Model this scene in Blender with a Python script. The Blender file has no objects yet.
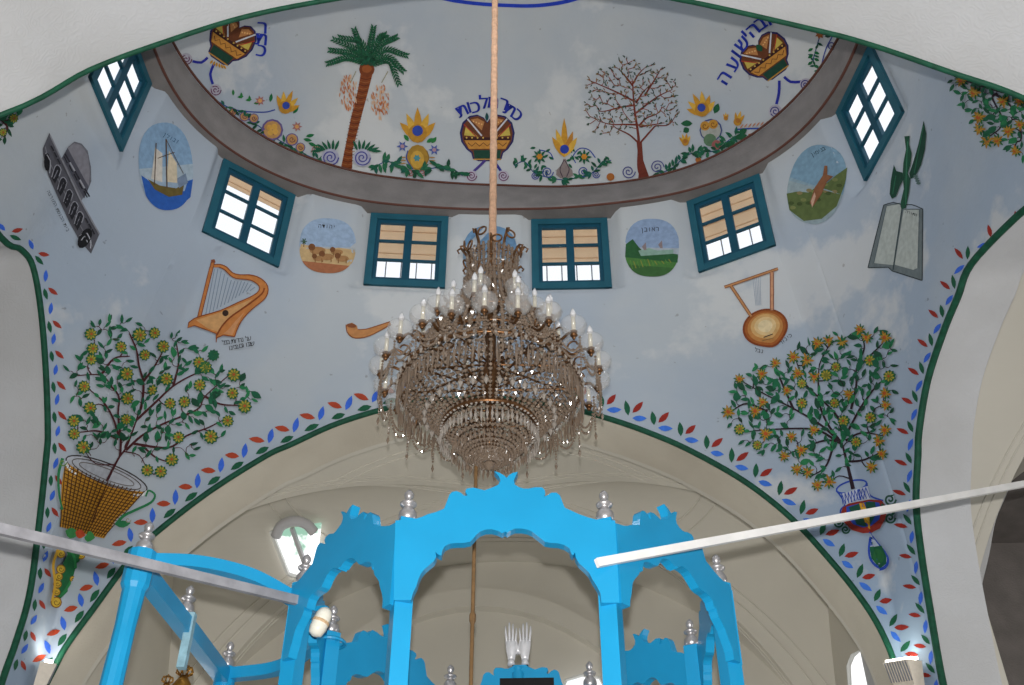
import bpy, bmesh, math, random
from mathutils import Vector, Matrix, noise
from mathutils.bvhtree import BVHTree
from mathutils.geometry import tessellate_polygon
random.seed(7)
PI = math.pi
C = bpy.context.scene.collection
H = 1.6                                   # height of the camera above the floor
# ---------------------------------------------------------------- camera
F = 1066.34; PITCH = .6759; YAW = -.0363; ROLL = .0011
CAM = Vector((.2215, -4.2955, H))
_cp, _sp = math.cos(PITCH), math.sin(PITCH); _cy, _sy = math.cos(YAW), math.sin(YAW)
FW = Vector((_sy*_cp, _cy*_cp, _sp)); RT = Vector((_cy, -_sy, 0)); UP = RT.cross(FW)
_c, _s = math.cos(ROLL), math.sin(ROLL)
RT, UP = _c*RT+_s*UP, -_s*RT+_c*UP
cd = bpy.data.cameras.new('camera'); cam = bpy.data.objects.new('camera', cd); C.objects.link(cam)
cd.sensor_width = 36; cd.sensor_fit = 'HORIZONTAL'; cd.lens = 36*F/1024; cd.clip_start = .05; cd.clip_end = 200
cam.matrix_world = Matrix(((RT.x, UP.x, -FW.x, CAM.x), (RT.y, UP.y, -FW.y, CAM.y), (RT.z, UP.z, -FW.z, CAM.z), (0, 0, 0, 1)))
bpy.context.scene.camera = cam
def ray(x, y):
    return (FW+RT*((x-512)/F)-UP*((y-342.5)/F))
def on_plane(x, y, p, n):                 # where the sight line through a picture point meets a plane
    d = ray(x, y); p = Vector(p); n = Vector(n)
    return CAM+d*((p-CAM).dot(n)/d.dot(n))
def at_y(x, y, Y): return on_plane(x, y, (0, Y, 0), (0, 1, 0))
def at_z(x, y, Z): return on_plane(x, y, (0, 0, Z), (0, 0, 1))
def at_x(x, y, X): return on_plane(x, y, (X, 0, 0), (1, 0, 0))
# ---------------------------------------------------------------- materials
def lin(c):
    return tuple((v/255/12.92 if v/255 <= .04045 else ((v/255+.055)/1.055)**2.4) for v in c)+(1,)
def mat(name, rgb, rough=.6, metal=0, var=.12, scale=8, bump=0, bscale=60, spec=.25, coat=0, rgb2=None, emit=0):
    m = bpy.data.materials.new(name); m.use_nodes = True; N = m.node_tree.nodes; L = m.node_tree.links
    b = N['Principled BSDF']; b.inputs['Roughness'].default_value = rough; b.inputs['Metallic'].default_value = metal
    b.inputs['Specular IOR Level'].default_value = spec; b.inputs['Coat Weight'].default_value = coat
    tc = N.new('ShaderNodeTexCoord'); nt = N.new('ShaderNodeTexNoise'); nt.inputs['Scale'].default_value = scale
    nt.inputs['Detail'].default_value = 4; L.new(tc.outputs['Object'], nt.inputs['Vector'])
    r = N.new('ShaderNodeValToRGB'); c1 = lin(rgb); c2 = lin(rgb2) if rgb2 else tuple(v*(1-var) for v in c1[:3])+(1,)
    r.color_ramp.elements[0].position = .35; r.color_ramp.elements[1].position = .65
    r.color_ramp.elements[0].color = c2; r.color_ramp.elements[1].color = c1
    L.new(nt.outputs['Fac'], r.inputs['Fac']); L.new(r.outputs['Color'], b.inputs['Base Color'])
    if emit:
        b.inputs['Emission Strength'].default_value = emit; b.inputs['Emission Color'].default_value = c1
    if bump:
        bt = N.new('ShaderNodeTexNoise'); bt.inputs['Scale'].default_value = bscale; bt.inputs['Detail'].default_value = 3
        L.new(tc.outputs['Object'], bt.inputs['Vector'])
        bn = N.new('ShaderNodeBump'); bn.inputs['Strength'].default_value = bump; bn.inputs['Distance'].default_value = .02
        L.new(bt.outputs['Fac'], bn.inputs['Height']); L.new(bn.outputs['Normal'], b.inputs['Normal'])
    return m
def plaster_embossed(name, rgb, rgb2):
    # cream plaster pressed with a swirling vine pattern
    m = mat(name, rgb, .85, var=.1, scale=1.2, rgb2=rgb2); N = m.node_tree.nodes; L = m.node_tree.links
    b = N['Principled BSDF']; tc = [n for n in N if n.type == 'TEX_COORD'][0]
    w = N.new('ShaderNodeTexWave'); w.wave_type = 'RINGS'; w.rings_direction = 'SPHERICAL'
    w.inputs['Scale'].default_value = 4.5; w.inputs['Distortion'].default_value = 26
    w.inputs['Detail'].default_value = 1; w.inputs['Detail Scale'].default_value = 3.2
    L.new(tc.outputs['Object'], w.inputs['Vector'])
    bn = N.new('ShaderNodeBump'); bn.inputs['Strength'].default_value = .11; bn.inputs['Distance'].default_value = .010
    L.new(w.outputs['Fac'], bn.inputs['Height']); L.new(bn.outputs['Normal'], b.inputs['Normal'])
    return m
def wall_plaster():
    # limewash: grey white patches near the drum over a bluish wash lower down, with repaired places and small chips
    m = bpy.data.materials.new('limewash'); m.use_nodes = True; N = m.node_tree.nodes; L = m.node_tree.links
    b = N['Principled BSDF']; b.inputs['Roughness'].default_value = .85; b.inputs['Specular IOR Level'].default_value = .15
    g = N.new('ShaderNodeNewGeometry')
    def tex(s, d=4, rough=.5):
        n = N.new('ShaderNodeTexNoise'); n.inputs['Scale'].default_value = s; n.inputs['Detail'].default_value = d
        n.inputs['Roughness'].default_value = rough; L.new(g.outputs['Position'], n.inputs['Vector']); return n
    def ramp(n, a, bb, ca, cb):
        r = N.new('ShaderNodeValToRGB'); r.color_ramp.elements[0].position = a; r.color_ramp.elements[1].position = bb
        r.color_ramp.elements[0].color = ca; r.color_ramp.elements[1].color = cb; L.new(n, r.inputs['Fac']); return r.outputs['Color']
    def mix(f, a, bb, mode='MIX'):
        x = N.new('ShaderNodeMix'); x.data_type = 'RGBA'; x.blend_type = mode
        if hasattr(f, 'type'): L.new(f, x.inputs[0])
        else: x.inputs[0].default_value = f
        L.new(a, x.inputs[6]); L.new(bb, x.inputs[7]); return x.outputs[2]
    base = ramp(tex(.55, 5).outputs['Fac'], .4, .6, lin((156, 170, 187)), lin((190, 192, 190)))
    x = N.new('ShaderNodeSeparateXYZ'); L.new(g.outputs['Position'], x.inputs[0])
    mr = N.new('ShaderNodeMapRange'); mr.inputs['From Min'].default_value = 4.6; mr.inputs['From Max'].default_value = 8.6
    L.new(x.outputs['Z'], mr.inputs['Value'])
    wash = N.new('ShaderNodeRGB'); wash.outputs[0].default_value = lin((141, 163, 189))
    grey = N.new('ShaderNodeRGB'); grey.outputs[0].default_value = lin((182, 184, 185))
    hb = mix(mr.outputs[0], wash.outputs[0], grey.outputs[0])
    col = mix(.5, hb, base)
    patch = ramp(tex(.9, 6, .6).outputs['Fac'], .56, .62, (0, 0, 0, 1), (1, 1, 1, 1))
    pc = N.new('ShaderNodeRGB'); pc.outputs[0].default_value = lin((206, 205, 202))
    f = N.new('ShaderNodeMath'); f.operation = 'MULTIPLY'; f.inputs[1].default_value = .6; L.new(patch, f.inputs[0])
    col = mix(f.outputs[0], col, pc.outputs[0])
    chips = ramp(tex(14, 2).outputs['Fac'], .73, .76, (1, 1, 1, 1), (.72, .69, .66, 1))
    col = mix(1., col, chips, 'MULTIPLY')
    L.new(col, b.inputs['Base Color'])
    bn = N.new('ShaderNodeBump'); bn.inputs['Strength'].default_value = .35; bn.inputs['Distance'].default_value = .05
    L.new(tex(2.6, 5).outputs['Fac'], bn.inputs['Height']); L.new(bn.outputs['Normal'], b.inputs['Normal'])
    return m
M = {}
M['wall'] = wall_plaster()
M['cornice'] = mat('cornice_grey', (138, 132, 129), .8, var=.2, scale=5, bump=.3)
M['brown_line'] = mat('brown_line', (96, 60, 50), .7)
M['soffit'] = plaster_embossed('embossed_cream', (198, 200, 204), (184, 185, 187))
M['soffit_warm'] = plaster_embossed('embossed_warm_cream', (212, 206, 192), (196, 189, 175))
M['cream'] = mat('cream_plaster', (212, 208, 197), .85, var=.08, scale=.9, bump=.15, bscale=3)
M['stone'] = mat('stone_floor', (150, 140, 125), .5, var=.2, scale=2)
M['green_line'] = mat('green_border_paint', (24, 84, 62), .6, var=.35, scale=20)
M['teal'] = mat('teal_window_paint', (36, 92, 108), .45, var=.15, scale=6)
M['teal_dark'] = mat('teal_sash_paint', (24, 76, 96), .45, var=.15, scale=6)
M['blue'] = mat('sky_blue_gloss_paint', (26, 148, 200), .35, var=.07, scale=5, spec=.4, coat=.15)
M['silver'] = mat('silver_paint', (190, 188, 190), .35, metal=.7, var=.1)
M['beige'] = mat('beige_cloth', (226, 206, 180), .9, var=.08, scale=6)
_N = M['beige'].node_tree.nodes; _L = M['beige'].node_tree.links; _t = _N.new('ShaderNodeBsdfTranslucent'); _t.inputs[0].default_value = lin((244, 224, 200))
_x = _N.new('ShaderNodeMixShader'); _x.inputs[0].default_value = .75; _L.new(_N['Principled BSDF'].outputs[0], _x.inputs[1]); _L.new(_t.outputs[0], _x.inputs[2]); _L.new(_x.outputs[0], [n for n in _N if n.type == 'OUTPUT_MATERIAL'][0].inputs['Surface'])
M['white_trim'] = mat('white_enamel', (235, 235, 235), .4)
M['grey_metal'] = mat('grey_metal', (140, 142, 150), .4, metal=.3, var=.2, scale=12)
M['black'] = mat('black_paint', (18, 16, 18), .5)
def glass_mat(name, tint, tr):
    m = bpy.data.materials.new(name); m.use_nodes = True; N = m.node_tree.nodes; L = m.node_tree.links
    N.remove(N['Principled BSDF']); o = [n for n in N if n.type == 'OUTPUT_MATERIAL'][0]
    t = N.new('ShaderNodeBsdfTransparent'); t.inputs[0].default_value = tint
    g = N.new('ShaderNodeBsdfGlossy'); g.inputs['Roughness'].default_value = .08
    x = N.new('ShaderNodeMixShader'); x.inputs[0].default_value = tr
    L.new(t.outputs[0], x.inputs[1]); L.new(g.outputs[0], x.inputs[2]); L.new(x.outputs[0], o.inputs['Surface']); return m
M['pane'] = glass_mat('window_glass', (.96, .98, 1, 1), .06)
# ---------------------------------------------------------------- objects
def tag(o, label=None, cat=None, group=None, kind=None):
    if label: o['label'] = label
    if cat: o['category'] = cat
    if group: o['group'] = group
    if kind: o['kind'] = kind
    return o
def empty(name, loc=(0, 0, 0), rz=0, parent=None):
    o = bpy.data.objects.new(name, None); C.objects.link(o); o.location = loc; o.rotation_euler = (0, 0, rz)
    o.empty_display_size = .1
    if parent: o.parent = parent
    return o
class MB:
    def __init__(s): s.v = []; s.f = []; s.m = []; s.mi = 0
    def add(s, vs, fs):
        k = len(s.v); s.v += [tuple(v) for v in vs]; s.f += [tuple(i+k for i in f) for f in fs]; s.m += [s.mi]*len(fs); return s
    def box(s, c, d, R=None):
        c = Vector(c); vs = []
        for x in (-.5, .5):
            for y in (-.5, .5):
                for z in (-.5, .5):
                    p = Vector((x*d[0], y*d[1], z*d[2]))
                    vs.append(c+(R @ p if R else p))
        return s.add(vs, [(0, 1, 3, 2), (4, 6, 7, 5), (0, 4, 5, 1), (2, 3, 7, 6), (0, 2, 6, 4), (1, 5, 7, 3)])
    def bar(s, a, b, w, h, up=(0, 0, 1)):
        a, b = Vector(a), Vector(b); d = (b-a); L = d.length; d.normalize(); u = Vector(up); sd = d.cross(u).normalized(); u = sd.cross(d)
        R = Matrix((sd, d, u)).transposed()
        return s.box((a+b)/2, (w, L, h), R)
    def tube(s, pts, r, n=8, cap=True, closed=False):
        pts = [Vector(p) for p in pts]; rr = r if isinstance(r, (list, tuple)) else [r]*len(pts); vs = []; fs = []
        N = len(pts); prev = None
        for i, p in enumerate(pts):
            if closed: t = pts[(i+1) % N]-pts[i-1]
            else: t = pts[min(i+1, N-1)]-pts[max(i-1, 0)]
            t.normalize()
            if prev is None: a = t.orthogonal().normalized()
            else: a = (prev-t*prev.dot(t)); a = a.normalized() if a.length > 1e-6 else t.orthogonal().normalized()
            prev = a; b = t.cross(a)
            for k in range(n):
                q = 2*PI*k/n; vs.append(p+(a*math.cos(q)+b*math.sin(q))*rr[i])
        for i in range(N if closed else N-1):
            for k in range(n):
                j = (i+1) % N
                fs.append((i*n+k, i*n+(k+1) % n, j*n+(k+1) % n, j*n+k))
        if cap and not closed:
            fs.append(tuple(range(n-1, -1, -1))); fs.append(tuple((N-1)*n+k for k in range(n)))
        return s.add(vs, fs)
    def lathe(s, c, prof, n=16, axis=None):
        c = Vector(c); vs = []; fs = []
        R = axis.to_track_quat('Z', 'Y').to_matrix() if axis is not None else None
        for r, z in prof:
            for k in range(n):
                q = 2*PI*k/n; p = Vector((r*math.cos(q), r*math.sin(q), z)); vs.append(c+(R @ p if R else p))
        for i in range(len(prof)-1):
            for k in range(n): fs.append((i*n+k, i*n+(k+1) % n, (i+1)*n+(k+1) % n, (i+1)*n+k))
        fs.append(tuple(range(n-1, -1, -1))); m = (len(prof)-1)*n; fs.append(tuple(m+k for k in range(n)))
        return s.add(vs, fs)
    def gem(s, c, r, h=None, n=5):
        c = Vector(c); h = h or r; vs = [c+Vector((0, 0, h)), c-Vector((0, 0, h))]
        q0 = random.random()*6
        for k in range(n): q = q0+2*PI*k/n; vs.append(c+Vector((r*math.cos(q), r*math.sin(q), 0)))
        fs = []
        for k in range(n): fs += [(0, 2+k, 2+(k+1) % n), (1, 2+(k+1) % n, 2+k)]
        return s.add(vs, fs)
    def prism(s, poly, fn, t0, t1):
        # poly: 2D outline; fn(u, v, w) -> point; extruded from depth t0 to t1
        n = len(poly); tri = tessellate_polygon([[Vector((p[0], p[1], 0)) for p in poly]])
        vs = [fn(p[0], p[1], t0) for p in poly]+[fn(p[0], p[1], t1) for p in poly]
        fs = [tuple(t) for t in tri]+[tuple(i+n for i in reversed(t)) for t in tri]
        fs += [(i, (i+1) % n, (i+1) % n+n, i+n) for i in range(n)]
        return s.add(vs, fs)
    def build(s, name, m, parent=None, smooth=False, auto=None):
        me = bpy.data.meshes.new(name); me.from_pydata(s.v, [], s.f)
        ms = m if isinstance(m, (list, tuple)) else [m]
        for x in ms: me.materials.append(x)
        if len(ms) > 1:
            for p, i in zip(me.polygons, s.m): p.material_index = i
        me.validate(); me.update()
        bm = bmesh.new(); bm.from_mesh(me)
        if getattr(s, 'fixn', True): bmesh.ops.recalc_face_normals(bm, faces=bm.faces)
        bm.to_mesh(me); bm.free()
        if smooth:
            for p in me.polygons: p.use_smooth = True
        o = bpy.data.objects.new(name, me); C.objects.link(o)
        if parent: o.parent = parent; o.matrix_parent_inverse = Matrix.Translation(-parent.location) if False else Matrix()
        return o
def finish(root):
    # parts are built in world coordinates: move their origins under the thing's base
    inv = Matrix.LocRotScale(root.location, root.rotation_euler, None).inverted()
    for c in [o for o in C.objects if o.parent == root]:
        if c.type == 'MESH' and not c.get('_fixed'):
            c.data.transform(inv); c['_fixed'] = 1
            for g in [o for o in C.objects if o.parent == c]:
                if not g.get('_fixed'): g.data.transform(inv); g['_fixed'] = 1
def clean():
    for o in C.objects:
        if '_fixed' in o: del o['_fixed']
def spline(pts, n):
    # Catmull-Rom through points, n samples per span
    P = [Vector(p) for p in pts]; out = []
    for i in range(len(P)-1):
        p0 = P[i-1] if i else P[i]*2-P[i+1]; p3 = P[i+2] if i+2 < len(P) else P[i+1]*2-P[i]; p1, p2 = P[i], P[i+1]
        for k in range(n):
            t = k/n; out.append(.5*((2*p1)+(p2-p0)*t+(2*p0-5*p1+4*p2-p3)*t*t+(3*p1-p0-3*p2+p3)*t**3))
    out.append(P[-1]); return out
# ---------------------------------------------------------------- the dome bay
CX, CY = 0., .5
Z1, Z2 = 6.915+H, 7.275+H
def polar_curve(far_pts, rx, ry):
    # far half from measured points, near half mirrored
    t = sorted((math.atan2(x-CX, y-CY), math.hypot(x-CX, y-CY)) for x, y in far_pts)
    full = list(t)
    def sup(a, rx=rx, ry=ry, e=2.45): return (abs(math.sin(a)/rx)**e+abs(math.cos(a)/ry)**e)**(-1/e)
    k = [PI*.56+i*(PI*.88)/12 for i in range(13)]
    full += [(a, sup(a)) for a in k]
    full = sorted(((a+2*PI) % (2*PI), r) for a, r in full)
    n = 720; arr = []
    ext = [(a-2*PI, r) for a, r in full]+full+[(a+2*PI, r) for a, r in full]
    j = 0
    for i in range(n):
        a = 2*PI*i/n
        while not (ext[j][0] <= a < ext[j+1][0]): j += 1
        f = (a-ext[j][0])/(ext[j+1][0]-ext[j][0]); arr.append(ext[j][1]*(1-f)+ext[j+1][1]*f)
    for _ in range(60):
        arr = [(arr[i-3]+arr[i-2]+arr[i-1]+arr[i]+arr[(i+1) % n]+arr[(i+2) % n]+arr[(i+3) % n])/7 for i in range(n)]
    def fn(a):
        x = (a % (2*PI))/(2*PI)*n; i = int(x); f = x-i; return arr[i % n]*(1-f)+arr[(i+1) % n]*f
    return fn
R1 = polar_curve([(-2.70, .62), (-2.66, 1.14), (-2.48, 1.50), (-2.05, 1.89), (-1.53, 2.16), (-.80, 2.28), (0, 2.34), (.84, 2.30), (1.46, 2.22), (2.04, 1.95), (2.39, 1.63), (2.58, 1.19), (2.67, .75)], 2.70, 1.84)
R2 = polar_curve([(-2.74, .82), (-2.62, 1.25), (-2.40, 1.64), (-2.08, 1.93), (-1.58, 2.20), (-.83, 2.36), (-.06, 2.44), (.86, 2.46), (1.51, 2.35), (2.04, 2.02), (2.32, 1.73), (2.54, 1.37), (2.68, .97)], 2.76, 1.92)
def pol(a, r, z): return Vector((CX+r*math.sin(a), CY+r*math.cos(a), z))
def az(p): return math.atan2(p[0]-CX, p[1]-CY)
FY = 2.3
far_px = [(54, 670), (67, 646), (94, 609), (131, 559), (154, 535.5), (208, 493.6), (265, 457.5), (292, 445), (340, 423.5), (400, 406), (445, 400.5), (492, 399.5), (537, 403), (581.6, 412), (608.5, 419.6), (642, 431), (687, 450), (744, 482), (791, 519), (834.5, 566), (868, 609.5), (888, 646.5), (900, 683)]
far_c = [at_y(x, y, FY) for x, y in far_px]
far_c = [far_c[0]+Vector((-.07, 0, -.55)), far_c[0]+Vector((-.05, 0, -.25))]+far_c+[far_c[-1]+Vector((.03, 0, -.25)), far_c[-1]+Vector((.05, 0, -.45))]
far_c = spline(far_c, 6)
ln = Vector((1.95, .4, 0)).normalized(); lp = (-3.05, 1.95, 0)       # left wall plane through (-3.05,1.95),(-3.45,0)
ln = Vector((1.95, -.4, 0)).normalized()
rp = (2.52, 2.2, 0); rn = Vector((-2.5, -.48, 0)).normalized()
left_px = [(2, 680), (15, 643), (28.5, 596), (37, 535.5), (45.5, 457), (47, 431), (45, 371), (40, 310.5), (32, 267), (20, 250), (0, 238)]
left_c = [on_plane(x, y, lp, ln) for x, y in left_px]
right_px = [(943.7, 683), (932, 616), (922.5, 556), (917, 505), (918.8, 457), (920, 431.5), (928.6, 381), (945, 331), (959, 297), (972, 265), (996, 247), (1024, 232)]
right_c = [on_plane(x, y, rp, rn) for x, y in right_px]
def side_arch(pts, yc, plx):
    # pts go from the far foot up over the crown; mirror the far flank to get the near one
    out = [pts[0]+Vector((0, .0, -.4))]+pts
    crown = max(p.z for p in pts)
    near = []
    for p in reversed([q for q in out if q.y > yc+.28]):
        y = 2*yc-p.y; near.append(Vector((plx(y), y, p.z)))
    mid = [p for p in out if p.y > yc-.1]
    return mid+near
left_c = side_arch(left_c, .38, lambda y: -3.05-(1.95-y)*.4/1.95)
right_c = side_arch(right_c, .42, lambda y: 2.52+(2.2-y)*.48/2.5)
left_c = spline(left_c, 5); right_c = spline(right_c, 5)
NY = -1.3
near_px = [(0, 114), (89, 69), (164, 41), (248, 15), (340, -3), (420, -14), (510, -19), (600, -13), (687, 0), (814, 28.5), (871, 43.7), (949, 70.5), (1024, 97)]
near_c = [at_y(x, y, NY) for x, y in near_px]
a0, a1 = near_c[0], near_c[-1]; lf, rf = left_c[-1], right_c[-1]
near_c = [Vector((lf.x+.18, NY-.1, lf.z)), Vector((lf.x+.30, NY, lf.z+.8)), Vector((lf.x+.62, NY, lf.z+1.35))]+near_c+[Vector((rf.x-.55, NY, rf.z+1.35)), Vector((rf.x-.30, NY, rf.z+.8)), Vector((rf.x-.18, NY-.1, rf.z))]
near_c = spline(near_c, 6)
def G(z):
    u = min(max((z-(3.0+H))/3.9, 0), 1); return 1-(3*u*u-2*u**3)
def rT(a, z): return R1(a)+.06+.08*min((Z1-z)/.84, 1.5)
def r_wall(a, z, rW): return rT(a, z)+rW*G(z)
bnd = list(far_c)+list(reversed(right_c))[::-1][0:0]
# boundary in order of increasing azimuth: far arch, right arch, near arch (reversed), left arch
bnd = far_c + right_c + list(reversed(near_c)) + list(reversed(left_c))
aa = []; last = None
for p in bnd:
    a = az(p)
    if last is not None:
        while a < last-PI: a += 2*PI
        a = max(a, last+1e-4)
    aa.append(a); last = a
NR = 96
wb = MB(); wb.fixn = False
cols = []
for p, a in zip(bnd, aa):
    r = math.hypot(p.x-CX, p.y-CY); rW = (r-rT(a, p.z))/max(G(p.z), .05); col = []
    for j in range(NR+1):
        z = p.z+(Z1-p.z)*j/NR; col.append(pol(a, rT(a, z)+rW*G(z), z) if j else Vector(p))
    cols.append(col)
# refine wide steps so that the surface stays smooth
fine = []
for i in range(len(cols)):
    A, B = cols[i], cols[(i+1) % len(cols)]; fine.append(A)
    d = (B[NR]-A[NR]).length; k = int(d/.04)
    for j in range(1, k):
        f = j/k; nc = []
        for a_, b_ in zip(A, B):
            q = a_.lerp(b_, f); nc.append(q)
        # keep the true plan curve at the top
        aT = az(nc[NR])
        for jj in range(NR+1):
            g = jj/NR; rr = math.hypot(nc[jj].x-CX, nc[jj].y-CY); an = az(nc[jj])
            corr = rT(an, nc[jj].z)-( (1-f)*rT(az(A[jj]), A[jj].z)+f*rT(az(B[jj]), B[jj].z))
            chord = nc[jj]
            nc[jj] = pol(an, rr+g*max((rT(aT, Z1)-math.hypot(nc[NR].x-CX, nc[NR].y-CY)), 0) if jj < NR else rT(aT, Z1), nc[jj].z)
        fine.append(nc)
NC = len(fine)
# ---------------------------------------------------------------- windows in the drum
def mid(a, b): return (a+b)/2
wins = []
def win_from_px(TL, TR, BR, BL):
    zt, zb = 6.859+H, 6.06+H
    a, b, c, d = at_z(*TL, zt), at_z(*TR, zt), at_z(*BR, zb), at_z(*BL, zb)
    X = ((b-a)+(c-d)).normalized(); X.z = 0; X.normalize()
    w = ((b-a).length+(c-d).length)/2; ct = (a+b)/2; cb = (c+d)/2
    Y = (ct-cb); h = Y.length; Y = (Y-X*Y.dot(X)).normalized()
    return dict(c=(ct+cb)/2, X=X, Y=Y, N=X.cross(Y).normalized(), w=w, h=h)
wins.append(win_from_px((223, 160), (293.6, 196), (278.5, 268.6), (201, 231.7)))
wins.append(win_from_px((371, 215), (448, 217.5), (445.7, 289.7), (363.5, 285)))
wins.append(win_from_px((530.5, 221), (606.5, 219.5), (612.6, 288.7), (532.5, 290.4)))
wins.append(win_from_px((686.7, 203), (759, 176), (777.4, 245), (700, 273.7)))
wins.append(win_from_px((839.6, 111), (871.5, 44), (905.7, 111), (865.8, 183)))
c_, b_ = at_z(121, 155, 6.06+H), at_z(147.7, 80.5, 6.859+H); l_ = at_z(88, 77, 6.06+H)
X = (c_-l_); X.z = 0; X.normalize(); a_ = b_-X*.68; d_ = c_-X*.68
Y = mid(a_, b_)-mid(c_, d_)
wins.insert(0, dict(c=(a_+b_+c_+d_)/4, X=X, Y=(Y-X*Y.dot(X)).normalized(), N=X.cross((Y-X*Y.dot(X)).normalized()).normalized(), w=.68, h=Y.length))
for deg in (105, 135, 165, 195, 225, 255):
    a = math.radians(deg); ct, cbm = pol(a, rT(a, 6.859+H), 6.859+H), pol(a, rT(a, 6.06+H), 6.06+H); Tn = (pol(a+.02, rT(a+.02, 6.5+H), 0)-pol(a-.02, rT(a-.02, 6.5+H), 0)).normalized()
    Yn = ct-cbm; wins.append(dict(c=(ct+cbm)/2, X=Tn, Y=(Yn-Tn*Yn.dot(Tn)).normalized(), N=Tn.cross(Yn).normalized(), w=.68, h=Yn.length))
for w in wins:
    if w['N'].dot(Vector((CX, CY, w['c'].z))-w['c']) < 0: w['N'] = -w['N']
def in_win(p, m=.022):
    for w in wins:
        d = p-w['c']
        if abs(d.dot(w['X'])) < w['w']/2-m and abs(d.dot(w['Y'])) < w['h']/2-m and abs(d.dot(w['N'])) < .4: return True
    return False
def flatten(p):
    for w in wins:
        d = p-w['c']; dn = d.dot(w['N'])
        if abs(dn) > .5: continue
        e = max(abs(d.dot(w['X']))-w['w']/2, abs(d.dot(w['Y']))-w['h']/2)
        if e < .10:
            f = 1 if e < .03 else 1-(e-.03)/.07; f = f*f*(3-2*f); return p-w['N']*dn*f
    return p
fine = [[flatten(p) if p.z > 7.3 else p for p in col] for col in fine]
for col in fine: wb.v += [tuple(p) for p in col]
hole = 0
full_faces = []
for i in range(NC):
    k = (i+1) % NC
    for j in range(NR):
        f = (i*(NR+1)+j, k*(NR+1)+j, k*(NR+1)+j+1, i*(NR+1)+j+1)
        full_faces.append(f)
        c = (Vector(wb.v[f[0]])+Vector(wb.v[f[1]])+Vector(wb.v[f[2]])+Vector(wb.v[f[3]]))/4
        if in_win(c): continue
        wb.f.append(f); wb.m.append(0)
wall_bvh = BVHTree.FromPolygons([Vector(v) for v in wb.v], full_faces)
o = wb.build('wall_drum', M['wall'], smooth=True); tag(o, kind='structure')
# cornice: lip, grey face, brown edge lines
cb_ = MB(); cb_.fixn = True; n = 240
prof = lambda a: [(rT(a, Z1)+.13, Z1-.046), (R1(a)+.01, Z1-.042), (R1(a), Z1-.02), (R1(a), Z1), (R2(a)-.02, Z2-.02), (R2(a), Z2), (R2(a)+.1, Z2+.02)]
m_ = len(prof(0))
for i in range(n):
    a = 2*PI*i/n
    cb_.v += [tuple(pol(a, r, z)) for r, z in prof(a)]
for i in range(n):
    k = (i+1) % n
    for j in range(m_-1):
        cb_.f.append((i*m_+j, k*m_+j, k*m_+j+1, i*m_+j+1)); cb_.m.append(0)
tag(cb_.build('trim_1', M['cornice'], smooth=False), kind='structure')
for nm, R_, z_, off in (('trim_2', R1, Z1-.04, .0), ('trim_3', R2, Z2-.01, -.03)):
    t = MB(); t.tube([pol(2*PI*i/180, R_(2*PI*i/180)+off, z_) for i in range(180)], .012, 6, closed=True)
    tag(t.build(nm, M['brown_line']), kind='structure')
# upper dome
DH = 1.25
db = MB(); db.fixn = False; na, nt_ = 200, 40
def dome_pt(a, t): return pol(a, R2(a)*t, Z2+DH*math.sqrt(max(0, 1-t*t)))
for i in range(na):
    for j in range(nt_+1):
        t = math.cos(PI/2*j/nt_) if j < nt_ else 0.002
        db.v.append(tuple(dome_pt(2*PI*i/na, t)))
for i in range(na):
    k = (i+1) % na
    for j in range(nt_): db.f.append((i*(nt_+1)+j, k*(nt_+1)+j, k*(nt_+1)+j+1, i*(nt_+1)+j+1)); db.m.append(0)
dome_bvh = BVHTree.FromPolygons([Vector(v) for v in db.v], db.f)
tag(db.build('ceiling', M['wall'], smooth=True), kind='structure')
# ---------------------------------------------------------------- window joinery
bar_h = .035
for i, w in enumerate(wins):
    X, Y, N, c = w['X'], w['Y'], w['N'], w['c']+w['N']*.012
    R = Matrix((X, Y, N)).transposed()
    P = lambda u, v, n=0: c+X*u+Y*v+N*n
    W_, H_ = w['w'], w['h']; fr = MB(); t = .062
    for s in (-1, 1):
        fr.box(P(s*(W_/2-t/2), 0, -.02), (t, H_, .07), R); fr.box(P(0, s*(H_/2-t/2), -.02), (W_, t, .068), R)
    root = fr.build('window_%d' % (i+1 if i < 6 else i+4), M['teal']); tag(root, kind='structure')
    iw, ih = W_-2*t, H_-2*t
    for s in (-1, 1):
        sash = MB(); sw = iw/2; q = .034; cx = s*sw/2
        for e in (-1, 1):
            sash.box(P(cx+e*(sw/2-q/2), 0, -.02), (q, ih, .03), R); sash.box(P(cx, e*(ih/2-q/2), -.02), (sw, q, .029), R)
        for e in (-1, 1): sash.box(P(cx, e*(ih-2*q)/6+e*.004, -.02), (sw-q, .02, .025), R)
        so = sash.build('sash', M['teal_dark'], root)
        g = MB(); g.box(P(cx, 0, -.024), (sw-q, ih-q, .004), R); g.build('pane', M['pane'], so)
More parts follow.
